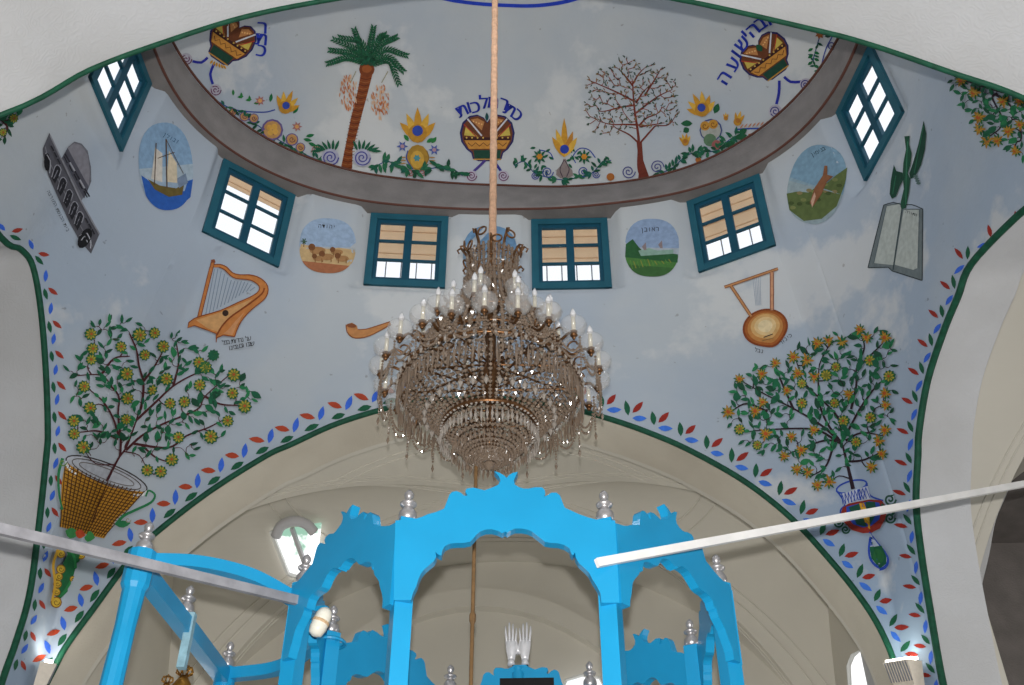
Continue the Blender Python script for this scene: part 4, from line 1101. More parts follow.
lim = [k((525, 645), (510, 580), (492, 505), (480, 466)), k((480, 468), (430, 400), (400, 330), (393, 250), (400, 170), (440, 90)), k((480, 470), (420, 460), (330, 490), (262, 520)), k((470, 460), (400, 400), (300, 340), (200, 290), (110, 240)),
       k((465, 465), (400, 425), (330, 415), (200, 420), (100, 430)), k((490, 460), (560, 330), (620, 250), (660, 220)), k((500, 460), (560, 430), (640, 440)), k((490, 450), (470, 370), (420, 320), (340, 240), (310, 160)),
       k((520, 340), (540, 250), (540, 190), (570, 110), (560, 60)), k((500, 540), (560, 535), (600, 520), (640, 500)), k((540, 190), (600, 130), (640, 90)), k((300, 345), (250, 230), (230, 170)), k((200, 350), (120, 320), (60, 350)), k((450, 480), (420, 560), (360, 600))]
fl = k((92,230),(178,210),(230,168),(298,145),(350,157),(315,207),(330,247),(273,273),(395,90),(438,80),(490,85),(557,38),(585,68),(655,68),(597,155),(465,180),(430,212),(377,220),(670,215),(655,280),(658,325),(515,283),(460,317),(330,320),(180,317),(152,352),(50,355),(93,420),(192,438),(160,480),(290,448),(375,422),(495,385),(598,372),(543,465),(655,420),(632,460),(643,510),(602,560),(327,500),(262,522),(310,572),(352,583),(388,632),(433,620))
ol = k((110,200),(220,150),(300,120),(380,60),(450,60),(560,20),(660,40),(690,130),(695,200),(680,300),(670,420),(660,520),(600,575),(540,530),(470,580),(450,640),(380,650),(300,600),(220,520),(140,490),(70,440),(40,360),(60,300))
Bt, Lt, Ft = tree(lim, fl, ol, 11, lambda i, r: 1 if r.random() < .62 else 0, 230, 6.2, '2c1c24')
g = crop(800, 470, 6.225)
vs_ = Mural()
vs_.stroke(g((225,130),(250,160),(280,215),(255,245),(250,270)), 1.6, '2a4aa8', 3); vs_.stroke(g((418,80),(422,110),(440,160),(500,185),(520,190)), 1.6, '2a4aa8', 3)
vs_.stroke(g(*[(322+98*math.cos(2*PI*i/24)*.97+34*math.sin(2*PI*i/24)*.25, 104-98*math.cos(2*PI*i/24)*.25+34*math.sin(2*PI*i/24)) for i in range(25)]), 1.6, '2a4ab0', 1)
vs_.poly(g((255,150),(425,100),(440,165),(440,190),(280,218)), 'c4cad8')
for i in range(9):
    vs_.stroke(g((258+20*i, 150-5*i), (285+17*i-18, 216-4*i)), .8, '2a4aa8', 1); vs_.stroke(g((258+20*i, 150-5*i), (262+20*i+22, 214-5*i)), .8, '2a4aa8', 1)
vb = Mural(); ob = [(262, 240), (300, 215), (440, 185), (520, 190), (555, 240), (545, 300), (510, 365), (450, 395), (390, 400), (320, 380), (270, 330), (250, 285)]
vb.poly(g(*ob), '8a2c22')
vb.poly(g((285,235),(440,195),(505,205),(520,250),(505,310),(455,350),(390,365),(330,345),(290,300)), '2a4aa8'); vb.poly(g((300,240),(370,215),(410,360),(350,345)), '1c5040'); vb.poly(g((420,200),(480,200),(490,270),(440,360)), '1c5040'); vb.poly(g((365,215),(410,205),(445,290),(450,372),(400,330)), 'd09a2c')
vb.poly(g((395,230),(425,240),(445,330),(420,300)), 'e0b848')
hn = Mural()
for (x, y, r) in ((575,185,6.2),(575,300,5.6),(235,335,5.0),(280,378,4.2)): hn.spiral(*g((x, y))[0], r, 1.5, '1c4a38', 1.9)
hn.stroke(g((520,215),(560,240),(600,260),(580,290)), 2.4, '1c5040', 3)
sm_ = lambda L_: [tuple(p[:2]) for p in spline([Vector((q[0], q[1], 0)) for q in list(L_)+[L_[0]]], 4)[:-1]]
bt = Mural(); dr = [(450, 385), (470, 410), (505, 455), (550, 510), (572, 560), (560, 605), (520, 628), (470, 615), (430, 570), (418, 510), (425, 440), (440, 400)]
dr = sm_(dr); bt.poly(g(*dr), '2a4ab0'); bt.poly(g(*[(495+(x-495)*.82, 515+(y-515)*.84) for x, y in dr]), 'b4c0d0'); bt.poly(g((428,488),(525,472),(556,540),(555,585),(520,612),(472,598),(440,560)), '1c5c40'); bt.disc(*g((495, 545))[0], 7.5, '2a6a3c', 8.5); bt.poly(g((455,415),(480,465),(440,470)), '1c5c40')
multi('tree_painting', [('vase_neck', vs_), ('branches', Bt), ('leaves', Lt), ('flowers', Ft), ('vase_body', vb), ('vase_handles', hn), ('vase_foot', bt)], 'painted flowering tree growing from a blue latticed vase on the right pendentive', (840, 460))
# partly seen trees of the two nearer pendentives
k = crop(940, 60, 6.225)
lim = [k((530, 215), (440, 205), (330, 180), (200, 140), (90, 100)), k((360, 205), (330, 230), (345, 270), (385, 350), (380, 420), (320, 470)), k((345, 210), (430, 270), (460, 320), (450, 370)), k((500, 400), (505, 500), (440, 500))]
fl = k((145,125),(225,200),(255,355),(260,430),(405,255),(440,440),(370,500),(485,565),(515,400),(310,505),(510,250))
ol = k((70,80),(230,140),(420,205),(530,230),(530,610),(440,580),(350,540),(300,500),(220,420),(190,330),(130,230),(90,150))
Bt, Lt, Ft = tree(lim, fl, ol, 5, lambda i, r: 1, 55, 6.6, '30202a'); multi('tree_painting', [('branches', Bt), ('leaves', Lt), ('flowers', Ft)], 'painted flowering branches cut off by the near arch at the upper right edge', (1000, 110))
k = crop(0, 90, 11.4)
lim = [k((-20, 310), (40, 360), (80, 430), (40, 560)), k((40, 350), (100, 340), (160, 300))]
Bt, Lt, Ft = tree(lim, k((140, 320), (20, 480)), k((-10,300),(100,280),(220,240),(200,330),(130,390),(90,480),(40,570),(-20,580)), 8, lambda i, r: 0, 10, 5.5); multi('tree_painting', [('branches', Bt), ('leaves', Lt), ('flowers', Ft)], 'small piece of painted flowering tree at the upper left edge below the near arch', (8, 120))
# ---- leaf borders
def border(px, step, off, L_, w_, label, side, order=(RED, BLUE, GRN), angs=(-.5, .5, PI-.3), start=0):
    P = spline([Vector((x, y, 0)) for x, y in px], 12); D = [0]
    for a, b2 in zip(P, P[1:]): D.append(D[-1]+(b2-a).length)
    m = Mural(); s_ = start; i = 0
    while s_ < D[-1]:
        while i < len(D)-2 and D[i+1] < s_: i += 1
        f = (s_-D[i])/(D[i+1]-D[i]); p = P[i].lerp(P[i+1], f); t = (P[i+1]-P[i]).normalized(); n_ = Vector((-t.y, t.x, 0))*side
        c0 = p+n_*off
        for j, (c, (du, dv, da)) in enumerate(zip(order, angs)):
            o2 = c0+t*du+n_*dv; d_ = t*math.cos(da)+n_*math.sin(da); m.leaf(o2.x, o2.y, math.atan2(d_.y, d_.x), L_*random.uniform(.92, 1.06), w_, c)
        s_ += step*random.uniform(.95, 1.05)
    mid_ = P[len(P)//2]; return multi('leaf_border', [('leaf_row', m)], label, (mid_.x, mid_.y))
border([p for p in far_px if p[0] < 420], 27.5, 11, 15.5, 6.6, 'painted border of red, blue and green leaves along the left half of the far arch', -1, order=('b0462c', BLUE, GRN), angs=((0, 3, PI-.65), (2.5, -.5, .85), (1, -4, PI-.0)), start=10)
border([p for p in far_px if p[0] > 500], 27.5, 11, 15, 6.4, 'painted border of red, blue and green leaves along the right half of the far arch', -1, order=('982c22', '4078dc', GRN), angs=((0, 2.5, 1.15), (1.5, -2.5, .32), (-3, -1.5, PI-1.05)), start=40)
border(list(reversed([(2, 680), (15, 643), (28.5, 596), (37, 535.5), (45.5, 457), (47, 431), (45, 371), (40, 310.5), (32, 267), (20, 250), (0, 238)])), 31, 8, 12, 5, 'painted border of red, blue and green leaves beside the left arch', -1, order=('a03a2c', BLUE, GRN), angs=((3, 3, .75), (-3, 1, PI-.25), (3, -1, .1)), start=4)
border(list(reversed([(943.7, 683), (932, 616), (922.5, 556), (917, 505), (918.8, 457), (920, 431.5), (928.6, 381), (945, 331), (959, 297), (972, 265), (996, 247), (1024, 232)])), 30, 8, 14, 5, 'painted border of red, blue and green leaves beside the right arch', 1, order=('982c22', BLUE, GRN), angs=((-1, 2.5, PI-1.25), (3, -2, .25), (-3, -1.5, PI-.55)), start=3)
# ---- ovals of the drum
def oval(c, rx, ry, rot, bands, deco, name, label, gr='oval pictures between the dome windows', e=2.5):
    m = Mural(); cx, cy = c; ca, sa = math.cos(rot), math.sin(rot)
    def sup(f=1, n=36):
        o = []
        for i in range(n):
            q = 2*PI*i/n; a, b2 = math.cos(q), math.sin(q); k_ = (abs(a)**e+abs(b2)**e)**(-1/e); u, v = a*k_*rx*f, b2*k_*ry*f; o.append((cx+u*ca-v*sa, cy+u*sa+v*ca))
        return o
    loc = lambda u, v: (cx+u*rx*ca-v*ry*sa, cy+u*rx*sa+v*ry*ca)
    m.poly(sup(), bands[0][1])
    bd = sorted(bands[1:])
    for lo, c_ in bd:
        o = []
        for i in range(72):
            q = 2*PI*i/72; a, b2 = math.cos(q), math.sin(q); k_ = (abs(a)**e+abs(b2)**e)**(-1/e); u, v = a*k_, b2*k_
            lim_ = lo+(.03*math.sin(u*9+lo*20))
            if v >= lim_: o.append(loc(u, v))
        if len(o) > 2: m.poly(o, c_)
    deco(m, loc, rx)
    return simple(m, name, label, gr)
def txt(m, s, x, y, dx, dy, h, c=BLK, ang=None):
    a = math.atan2(-dy, -dx) if ang is None else ang
    m.text([(ch_, x+dx*i, y+dy*i, a) for i, ch_ in enumerate(s)], h, c)
def d_lion(m, L_, r):
    m.poly([L_(-.98, .25), L_(-.5, .18), L_(0, .28), L_(.5, .2), L_(.97, .3), L_(.95, .1), L_(.4, .05), L_(0, .12), L_(-.5, .05), L_(-.96, .0)], 'c8a878')
    for u, v, s_ in ((-.35, .2, .17), (.35, .22, .13), (.0, .42, .15), (.55, .45, .14), (-.3, .5, .12)):
        x, y = L_(u, v); m.disc(x, y, r*s_*1.7, 'a87c50', r*s_*.8); m.disc(x-r*s_*1.2, y-r*s_*.7, r*s_*.75, '7a4c2c')
        m.stroke([(x-r*s_, y), (x-r*s_, y+r*s_*1.2)], .9, '8a6038', 1); m.stroke([(x+r*s_, y), (x+r*s_, y+r*s_*1.2)], .9, '8a6038', 1)
    m.stroke([L_(-.85, .1), L_(-.85, -.12)], .9, '6a5a3c', 1)
    for a in range(6): m.leaf(*L_(-.85, -.1), a*PI/3, 3.4, 1.2, '3c5c3c')
    x, y = L_(.18, -.72); txt(m, 'הדוהי', x-14, y, 3.6, .25, 3.6, ang=.07)
oval((327.5, 246), 28, 27.5, .06, [(-1, '9cb0c8'), (-.1, 'b4b8b8'), (.12, 'c8a878'), (.62, 'a86a48')], d_lion, 'oval_painting', 'painted oval of lions lying on sand under a pale blue sky', 'oval pictures between the dome windows')
def d_green(m, L_, r):
    m.poly([L_(-.98, .35), L_(-.97, -.1), L_(-.72, -.28), L_(-.5, -.02), L_(-.25, .2), L_(.1, .24), L_(.5, .15), L_(.97, .22), L_(.96, .5)], '2c5c34')
    m.poly([L_(-.5, .12), L_(-.1, .02), L_(.2, .1), L_(.8, .05), L_(.8, .2), L_(-.4, .3)], '8aa898')
    for u, v in ((-.25, -.02), (.35, -.1)): m.poly([L_(u-.12, v), L_(u+.02, v-.16), L_(u+.05, v+.12), L_(u-.04, v+.12)], '8c7c7c')
    for i in range(12): m.stroke([L_(-.8+.13*i, .45+.04*math.sin(i)), L_(-.7+.13*i, .75-.02*i)], .8, ['5c8a3c', '8a8a3c'][i % 2], 1)
    x, y = L_(-.38, -.6); txt(m, 'ןבואר', x, y, 3.8, -.2, 4.2, ang=-.05)
oval((652, 248), 27, 29, .02, [(-1, '8ca0bc'), (-.5, 'a8b0b8'), (.2, '4c7c3c'), (.6, '3c6434')], d_green, 'oval_painting', 'painted oval of green hills and a meadow, right of the chandelier rope')
def d_ship(m, L_, r):
    m.poly([L_(-.95, .15), L_(-.75, .25), L_(-.3, .55), L_(.2, .72), L_(.6, .6), L_(.75, .38), L_(.95, .35), L_(.8, .75), L_(.3, .97), L_(-.4, .95), L_(-.85, .6)], '2c5cac')
    m.poly([L_(-.72, .25), L_(-.3, .42), L_(.3, .52), L_(.62, .42), L_(.5, .68), L_(0, .7), L_(-.5, .5)], '6a5a2c'); m.poly([L_(.35, .3), L_(.7, .2), L_(.75, .42), L_(.4, .52)], '7a8aa0')
    m.poly([L_(-.6, .25), L_(-.35, -.45), L_(-.1, -.3), L_(-.2, .35)], 'd0c8bc'); m.poly([L_(-.05, .35), L_(.15, -.35), L_(.4, -.05), L_(.35, .4)], 'd4c4a8')
    m.stroke([L_(-.05, .5), L_(.08, -.62)], 1.2, '5a4434', 1); m.stroke([L_(-.5, .4), L_(-.3, -.55)], 1., '5a4434', 1); m.stroke([L_(-.3, -.2), L_(.35, -.3)], .8, '5a4434', 1); m.stroke([L_(.08, -.6), L_(.6, .2)], .6, '5a4434', 1)
    x, y = L_(.05, -.72); txt(m, 'ןלובז', x, y, 3.0, 1.9, 3.8, c='28506c', ang=.56)
oval((165.5, 166.5), 27, 44, -.09, [(-1, '86a4c0'), (-.35, 'a8b8c4'), (.25, '98acc0'), (.55, '2c5cac')], d_ship, 'oval_painting', 'painted oval of a sailing ship on a deep blue sea', e=2.3)
def d_wolf(m, L_, r):
    m.poly([L_(-.95, .42), L_(-.6, .3), L_(-.2, .25), L_(.1, .0), L_(.35, -.1), L_(.6, -.35), L_(.9, -.6), L_(.98, -.2), L_(.9, .4), L_(.5, .8), L_(-.1, .97), L_(-.7, .8)], '5c6a3c')
    for i in range(16): m.disc(*L_(-.7+.1*i, .62-.05*i+.2*math.sin(i*2.3)), 3, ['46542c', '7a804c', '8a7c54'][i % 3], 1.8)
    m.poly([L_(-.05, .5), L_(-.02, .1), L_(.15, -.25), L_(.12, -.5), L_(.22, -.52), L_(.3, -.3), L_(.52, -.3), L_(.35, -.12), L_(.28, .2), L_(.1, .55)], '8a5a3c')
    m.poly([L_(-.02, .45), L_(.02, .2), L_(.1, .3), L_(.08, .6)], 'c8a088')
    x, y = L_(-.42, -.68); txt(m, 'ןימינב', x, y, 2.4, -1.2, 3.6, c='1c3038', ang=-.45)
oval((817, 184.5), 28, 40, .26, [(-1, '7c9cb0'), (-.5, '8ca4b0'), (.1, '94a4a8')], d_wolf, 'oval_painting', 'painted oval of a brown animal rearing on a green hillside', e=2.3)
def d_none(m, L_, r): m.poly([L_(-.9, .4), L_(0, .3), L_(.9, .4), L_(.6, .8), L_(-.6, .8)], '7890a8')
oval((490, 254), 27, 28, 0, [(-1, '6c90b0'), (-.3, '8ca4b8')], d_none, 'oval_painting', 'painted blue oval mostly hidden behind the chandelier crown')
# ---- domed building on the left
g = crop(30, 120, 4.895); m = Mural()
m.poly(g((93,62),(60,140),(62,170),(85,265),(100,300),(130,370),(190,500),(240,590),(297,655),(338,560),(300,500),(245,395),(150,190)), '585860')
m.poly(g((150,190),(185,130),(215,105),(250,115),(280,150),(296,230),(298,300),(282,340),(250,395)), '6c6c74'); m.poly(g((178,140),(215,112),(250,125),(280,170),(290,250),(285,320),(250,270)), '84828a')
m.poly(g((155,185),(180,135),(285,330),(262,385)), '50505a')
for i in range(5):
    u = i/4; x, y = 165+95*u, 170+170*u; m.stroke(g((x+2, y-6), (x+26, y+36)), 1.6, 'a0a0a8' if i % 2 else '2c2c34', 1); m.stroke(g((x-2, y+8), (x+14, y+40)), 1.2, '28282e', 1)
m.stroke(g((95,75),(150,195),(245,400),(335,560)), 1.5, '8a8a92', 1); m.stroke(g((72,130),(95,215),(160,350),(230,500),(300,620)), .9, '7c7c84', 2)
for (x, y) in ((120,250),(148,310),(178,370),(205,430),(232,480)):
    m.poly(g((x-22,y+30),(x-6,y-22),(x+10,y-30),(x+24,y-8),(x+14,y+24),(x-6,y+62)), '24242a'); m.stroke(g((x-22, y+30), (x-6, y-22), (x+10, y-30), (x+24, y-8), (x+14, y+24)), .9, '9a9aa4', 2); m.stroke(g((x-12, y+36), (x+8, y-6)), 1.1, '7a7a84', 1)
m.disc(*g((76, 205))[0], 3.2, '18181c', 9); m.stroke(g((68, 160), (92, 200), (88, 260)), 1., 'a0a0a8', 2)
m.disc(*g((262, 580))[0], 6, '18181c', 11, .5); m.stroke(g((235, 570), (262, 545), (290, 590), (290, 630)), 1.1, 'b0b0b8', 3); m.stroke(g((245, 590), (262, 570), (275, 600)), .9, 'b0b0b8', 2)
for i in range(3): m.stroke(g((95+16*i, 125+32*i), (108+16*i, 150+32*i)), 1.6, '2a2a30', 1); m.stroke(g((265+16*i, 480+28*i), (278+16*i, 505+28*i)), 1.6, '2a2a30', 1)
for i, ch_ in enumerate('הברוחה תסנכה תיב'): m.text([(ch_, *g((88+6.2*i, 352+12.5*i))[0], 1.1)], 3.0, '3a3a40')
simple(m, 'building_painting', 'painted grey domed stone building with arches, tilted on the wall at left')
# ---- harp
g = crop(180, 250, 6.23); Fm = Mural(); St = Mural(); Tx = Mural()
for i in range(13):
    u = i/12; x0_, y0_ = 215+250*u, [118,118,130,150,172,188,195,196,196,200,205,215,235][i]; x1_, y1_ = 145+335*u, [395,385,375,362,350,338,328,315,300,285,270,262,258][i]; St.stroke(g((x0_, y0_), (x0_-(55-25*u), y1_+10*(1-u))), .75, '7c8896', 1)
Fm.poly(g((190,75),(215,75),(125,440),(103,440)), 'c07840'); Fm.stroke(g((192, 75), (104, 440)), .8, '80401c', 1); Fm.stroke(g((214, 78), (126, 436)), .8, '80401c', 1); Fm.poly(g((190,62),(216,60),(222,80),(190,80)), '8a4c30')
Fm.poly(g((208,95),(250,92),(290,110),(325,145),(370,158),(430,158),(480,170),(520,195),(545,230),(545,275),(520,315),(470,355),(420,400),(380,450),(355,500),(340,545),(270,535),(232,550),(225,580),(225,525),(160,500),(90,475),(62,480),(48,488),(55,455),(90,430),(140,412),(250,380),(350,335),(430,300),(480,270),(495,240),(480,215),(440,192),(390,185),(345,180),(310,160),(275,125),(240,110),(210,112)), 'c47c40')
Fm.poly(g((100,440),(250,392),(360,345),(450,308),(400,360),(330,410),(280,460),(240,515),(170,490)), 'cc9a64'); Fm.poly(g((300,500),(350,440),(400,390),(350,480),(325,535),(270,525)), 'cc9060')
Fm.stroke(g((228,535),(260,480),(310,425),(380,375),(450,325),(510,275),(525,240)), 1.7, '88421c', 3); Fm.stroke(g((140,412),(250,380),(350,335),(430,300),(480,270),(495,240),(480,215),(440,192),(390,185),(345,180),(310,160),(275,125),(240,110)), 1., '8a4420', 2)
Fm.stroke(g((208,95),(250,92),(290,110),(325,145),(370,158),(430,158),(480,170),(520,195),(545,230),(545,275),(520,315),(470,355),(420,400),(380,450),(355,500),(340,545)), 1., '8a4420', 2); Fm.stroke(g((340,545),(270,535),(232,550),(225,580),(225,525),(160,500),(90,475),(48,488),(55,455),(90,430),(140,412)), 1., '8a4420', 1)
Fm.disc(*g((282, 397))[0], 3.2, '38241c')
for i, ch_ in enumerate('לבב תורהנ לע'): Tx.text([(ch_, *g((272+14.5*i, 583-2.2*i))[0], -.12)], 4.2, BLK)
for i, ch_ in enumerate('וניכב םג ונבשי'): Tx.text([(ch_, *g((308+11.8*i, 616-2.0*i))[0], -.12)], 4.2, BLK)
multi('harp_painting', [('strings', St), ('frame', Fm), ('inscription', Tx)], 'painted golden brown harp with grey strings and a two-line inscription below', (225, 310))
# ---- horn left of the chandelier
g = crop(340, 280, 6.0); m = Mural()
m.poly([(346, 325), (352, 323), (357, 326), (358, 330), (366, 329.5), (378, 326), (390, 322), (391, 325), (380, 331), (370, 336), (360, 338.5), (352, 337.5), (348, 333)], 'c08450'); m.stroke([(346, 325), (347, 332), (352, 337.5), (360, 338.5), (370, 336), (380, 331), (391, 325)], 1, '8a4c24', 2); m.disc(351.5, 326, 5, '8a5030', 2.2, .1); m.stroke([(358, 330), (366, 329.5), (378, 326), (390, 322)], .9, '8a4c24', 2)
simple(m, 'horn_painting', 'painted brown ram horn just left of the chandelier')
# ---- lyre
g = crop(720, 255, 6.525); m = Mural(); b_ = Mural(); tx_ = Mural()
def bandpoly(m, a, b2, w, c, e): m.stroke(g(a, b2), w, c, 1); d_ = Vector((b2[0]-a[0], b2[1]-a[1])).normalized(); n_ = Vector((-d_.y, d_.x))*w*3; [m.stroke(g((a[0]+n_.x*s_, a[1]+n_.y*s_), (b2[0]+n_.x*s_, b2[1]+n_.y*s_)), .7, e, 1) for s_ in (-1, 1)]
for i in range(5): m.stroke(g((215+12*i, 155-4*i), (235+8*i, 330)), .5, '98a4b4', 1)
bandpoly(m, (30, 213), (380, 92), 2.6, 'c08858', '7c4830'); bandpoly(m, (72, 205), (205, 405), 3.0, 'c08858', '7c4830'); bandpoly(m, (340, 115), (340, 365), 3.6, 'c8906c', '7c4830')
for f, c in ((1, '84401c'), (.9, 'a45c28'), (.78, 'bc8044'), (.64, 'd0a468'), (.48, 'dcbc88'), (.32, 'e2cca0')):
    b_.poly(g(*[(296+152*f*math.cos(q)*.96-118*f*math.sin(q)*-.22, 475+(0 if f > .7 else -8)-152*f*math.cos(q)*.22+118*f*math.sin(q)+(20*f*max(0, math.cos(q-1.3))**12)) for q in [2*PI*i/40 for i in range(40)]]), c)
b_.stroke(g((285, 542), (345, 520)), 1., '3a302c', 1); b_.stroke(g((275, 565), (350, 545)), .8, '8a6a40', 1)
for i, ch_ in enumerate('רוניכ'): tx_.text([(ch_, *g((400+15*i, 578-12*i))[0], -.6)], 3.6, BLK)
for i, ch_ in enumerate('לבנ'): tx_.text([(ch_, *g((235+20*i, 625+5*i))[0], .2)], 3.6, BLK)
multi('lyre_painting', [('strings_and_frame', m), ('sound_box', b_), ('inscription', tx_)], 'painted round brown lyre hanging from two bars below the tilted window', (765, 328))
# ---- open book and green branch
g = crop(860, 110, 3.8); m = Mural(); b_ = Mural()
m.poly(g((92,362),(155,352),(165,375),(240,375),(238,648),(125,612),(110,598),(32,600)), '707a7c'); m.poly(g((103,366),(152,358),(160,378),(132,590),(112,588),(55,582)), 'b4bab4'); m.poly(g((168,380),(228,380),(222,600),(205,608),(134,588)), 'b4bab4')
m.stroke(g((162, 375), (148, 470), (128, 608)), 1.2, '3c4c50', 3); m.stroke(g((92, 362), (62, 480), (32, 600)), 1., '3c4448', 1); m.stroke(g((240, 375), (238, 648)), 1., '3c4448', 1); m.stroke(g((34, 600), (110, 598), (125, 612), (238, 648)), 1.1, '3c4448', 1); m.stroke(g((103, 366), (55, 582)), .7, '58646a', 1); m.stroke(g((228, 380), (222, 602)), .7, '58646a', 1)
m.stroke(g((92, 362), (130, 352), (162, 360), (200, 360), (240, 376)), .9, '3c4448', 2)
for i, ch_ in enumerate('הרותה'): m.text([(ch_, *g((180+9*i, 388+3*i))[0], .2)], 2.6, '30383c')
b_.poly(g((245,40),(255,90),(250,150),(235,210),(212,255),(195,262),(190,240),(205,200),(225,130)), '1c4434'); b_.poly(g((172,100),(192,98),(190,130),(200,165),(195,210),(185,240),(195,262),(190,310),(178,372),(160,378),(158,350),(170,300),(165,250),(168,200),(178,150)), '20503a')
b_.poly(g((132,208),(142,232),(165,238),(170,262),(155,290),(140,330),(125,338),(116,320),(120,270)), '1c4434'); b_.stroke(g((140, 250), (128, 320)), .9, '2c6a4c', 1); b_.stroke(g((245, 60), (210, 240)), .9, '2f6e50', 1); b_.stroke(g((185, 120), (180, 220), (178, 360)), .9, '3a7a5a', 2)
for s_ in range(4): b_.disc(*g((215+4*s_, 252+9*s_))[0], 2.3, '5c7470', 1.3)
multi('book_painting', [('open_book', m), ('green_figure', b_)], 'painted open book with a green winged shape above it, below the right window', (898, 230))
# ---- paintings of the upper dome
g = crop(310, 15, 4.28); tr = Mural(); lf = Mural(); dt = Mural()
tr.poly(g((218,245),(268,250),(240,360),(210,470),(182,580),(180,660),(132,655),(150,570),(175,440),(205,320)), '84401c')
for i in range(30): u = i/29; x, y = 243-85*u-8*math.sin(u*3), 258+395*u; tr.stroke(g((x-24+u*2, y-2), (x, y+5), (x+24, y-1)), .6, '4c2414' if i % 2 else 'a06434', 1)
tr.disc(*g((243, 232))[0], 7.8, '7a3c1c'); tr.disc(*g((243, 230))[0], 5, '9c5428', 4)
def frond(pts, wl):
    P = spline([Vector((p[0], p[1], 0)) for p in pts], 8); lf.stroke([tuple(p[:2]) for p in P], 1.3, DGRN, 1, .4)
    for i, p in enumerate(P[1:]):
        d_ = (P[min(i+2, len(P)-1)]-P[i]).normalized(); a = math.atan2(d_.y, d_.x); w_ = wl*(1-.55*abs(i/len(P)-.45))
        for s_ in (-1, 1): lf.leaf(p.x, p.y, a+s_*.6, w_*1.1, 2.1, [GRN, DGRN, '1e5a38'][i % 3])
for f in (((243,210),(220,150),(190,65)), ((243,210),(255,140),(270,55)), ((243,210),(200,150),(105,105)), ((243,210),(180,165),(90,150)), ((243,212),(160,185),(80,205)), ((243,210),(300,130),(365,95)), ((248,210),(320,150),(408,170)), ((250,212),(330,180),(395,235)), ((255,215),(335,200),(378,290)), ((243,210),(220,120),(130,95)), ((246,210),(290,110),(320,85))): frond(g(*f), 6.2)
for cx_, cy_, dx_ in ((165, 320, -35), (298, 365, 10)):
    dt.stroke(g((cx_+35+dx_*.1, 240), (cx_+8, 290)), .9, '9a9478', 1)
    for i in range(95):
        u, v = random.uniform(-38, 38), random.uniform(-70, 75)
        if (u/38)**2+(v/78)**2 < 1: dt.leaf(*g((cx_+u, cy_+v))[0], 1.4+random.uniform(-.3, .3), 5, 1.5, ['c88c64', 'b86c44', 'd8b090'][i % 3])
mo = Mural()
for cx_, s_ in ((85, -1), (222, 1)):
    for kx in range(7): a = -PI/2+(kx-3)*.33; mo.leaf(*g((cx_+s_*8+kx*9-27, 585))[0], a+s_*.6, 12, 3.2, GRN)
    mo.disc(*g((cx_, 615))[0], 9.2, 'b0aec0'); mo.spiral(*g((cx_, 615))[0], 8.4, 2.2, '4c4c90', 1.3)
multi('palm_painting', [('trunk', tr), ('dates', dt), ('fronds', lf), ('scrolls', mo)], 'painted date palm with two hanging date clusters on the upper dome', (355, 120))
g = crop(570, 50, 5.075)
lim = [g((372, 665), (350, 600), (350, 500), (345, 420), (330, 320), (322, 240), (318, 160)), g((345, 470), (300, 430), (240, 400), (215, 380)), g((348, 380), (280, 378), (210, 378), (140, 360)), g((330, 280), (260, 290), (180, 310), (140, 310)), g((360, 468), (420, 400), (440, 385), (500, 380), (540, 330)),
       g((352, 390), (420, 380), (480, 370)), g((350, 385), (390, 345), (440, 325), (470, 290)), g((335, 270), (370, 215), (410, 175)), g((318, 180), (270, 120), (240, 90)), g((320, 170), (350, 120), (380, 90)), g((325, 260), (250, 220), (160, 180), (90, 150)), g((335, 320), (440, 240), (520, 200)), g((380, 230), (430, 150), (465, 90))]
ol = g((290,40),(380,75),(470,80),(500,130),(545,180),(540,240),(555,320),(520,390),(440,380),(380,400),(340,400),(230,420),(130,425),(90,360),(70,300),(90,230),(80,150),(170,90))
rnd = random.Random(2); B = Mural(); Lf = Mural(); skel = []
B.poly(g((338,470),(365,465),(372,560),(400,640),(412,658),(345,662),(352,600)), '6e3022')
for i, l in enumerate(lim): B.stroke(l, 3.8 if i == 0 else 2., '703024', 5, taper=.3); skel += [(p.x, p.y) for p in spline([Vector((q[0], q[1], 0)) for q in l], 5)[3:]]
root = lim[0][0]; placed = []; t_ = 0
while len(placed) < 170 and t_ < 9000:
    t_ += 1; x, y = rnd.uniform(582, 682), rnd.uniform(56, 136)
    if inside((x, y), ol) and not any(math.hypot(x-a, y-b2) < 4.2 for a, b2 in placed): placed.append((x, y))
for x, y in sorted(placed, key=lambda f: math.hypot(f[0]-638, f[1]-125)):
    d0 = math.hypot(x-638, y-125); b2 = min(skel, key=lambda q: math.hypot(q[0]-x, q[1]-y)+max(0, math.hypot(q[0]-638, q[1]-125)-d0+1)*2)
    B.stroke([b2, (x, y)], .75, '8a4434', 1); skel.append((x, y)); a = math.atan2(y-b2[1], x-b2[0])
    for _ in range(3): Lf.leaf(x+rnd.uniform(-1.5, 1.5), y+rnd.uniform(-1.5, 1.5), a+rnd.uniform(-1, 1), 3.4, 1.15, rnd.choice(('2c4434', '3a5a3c', '6a5a34', '1c3428', '8a6a40')))
sc = Mural()
for cx_, d_ in ((297, 1), (443, -1)): sc.spiral(*g((cx_, 620 if d_ > 0 else 597))[0], 7, 2, '4c4c84', 1.1, d_)
multi('bare_tree_painting', [('branches', B), ('leaves', Lf), ('scrolls', sc)], 'painted brown many-branched tree with tiny dark leaves on the upper dome', (640, 140))
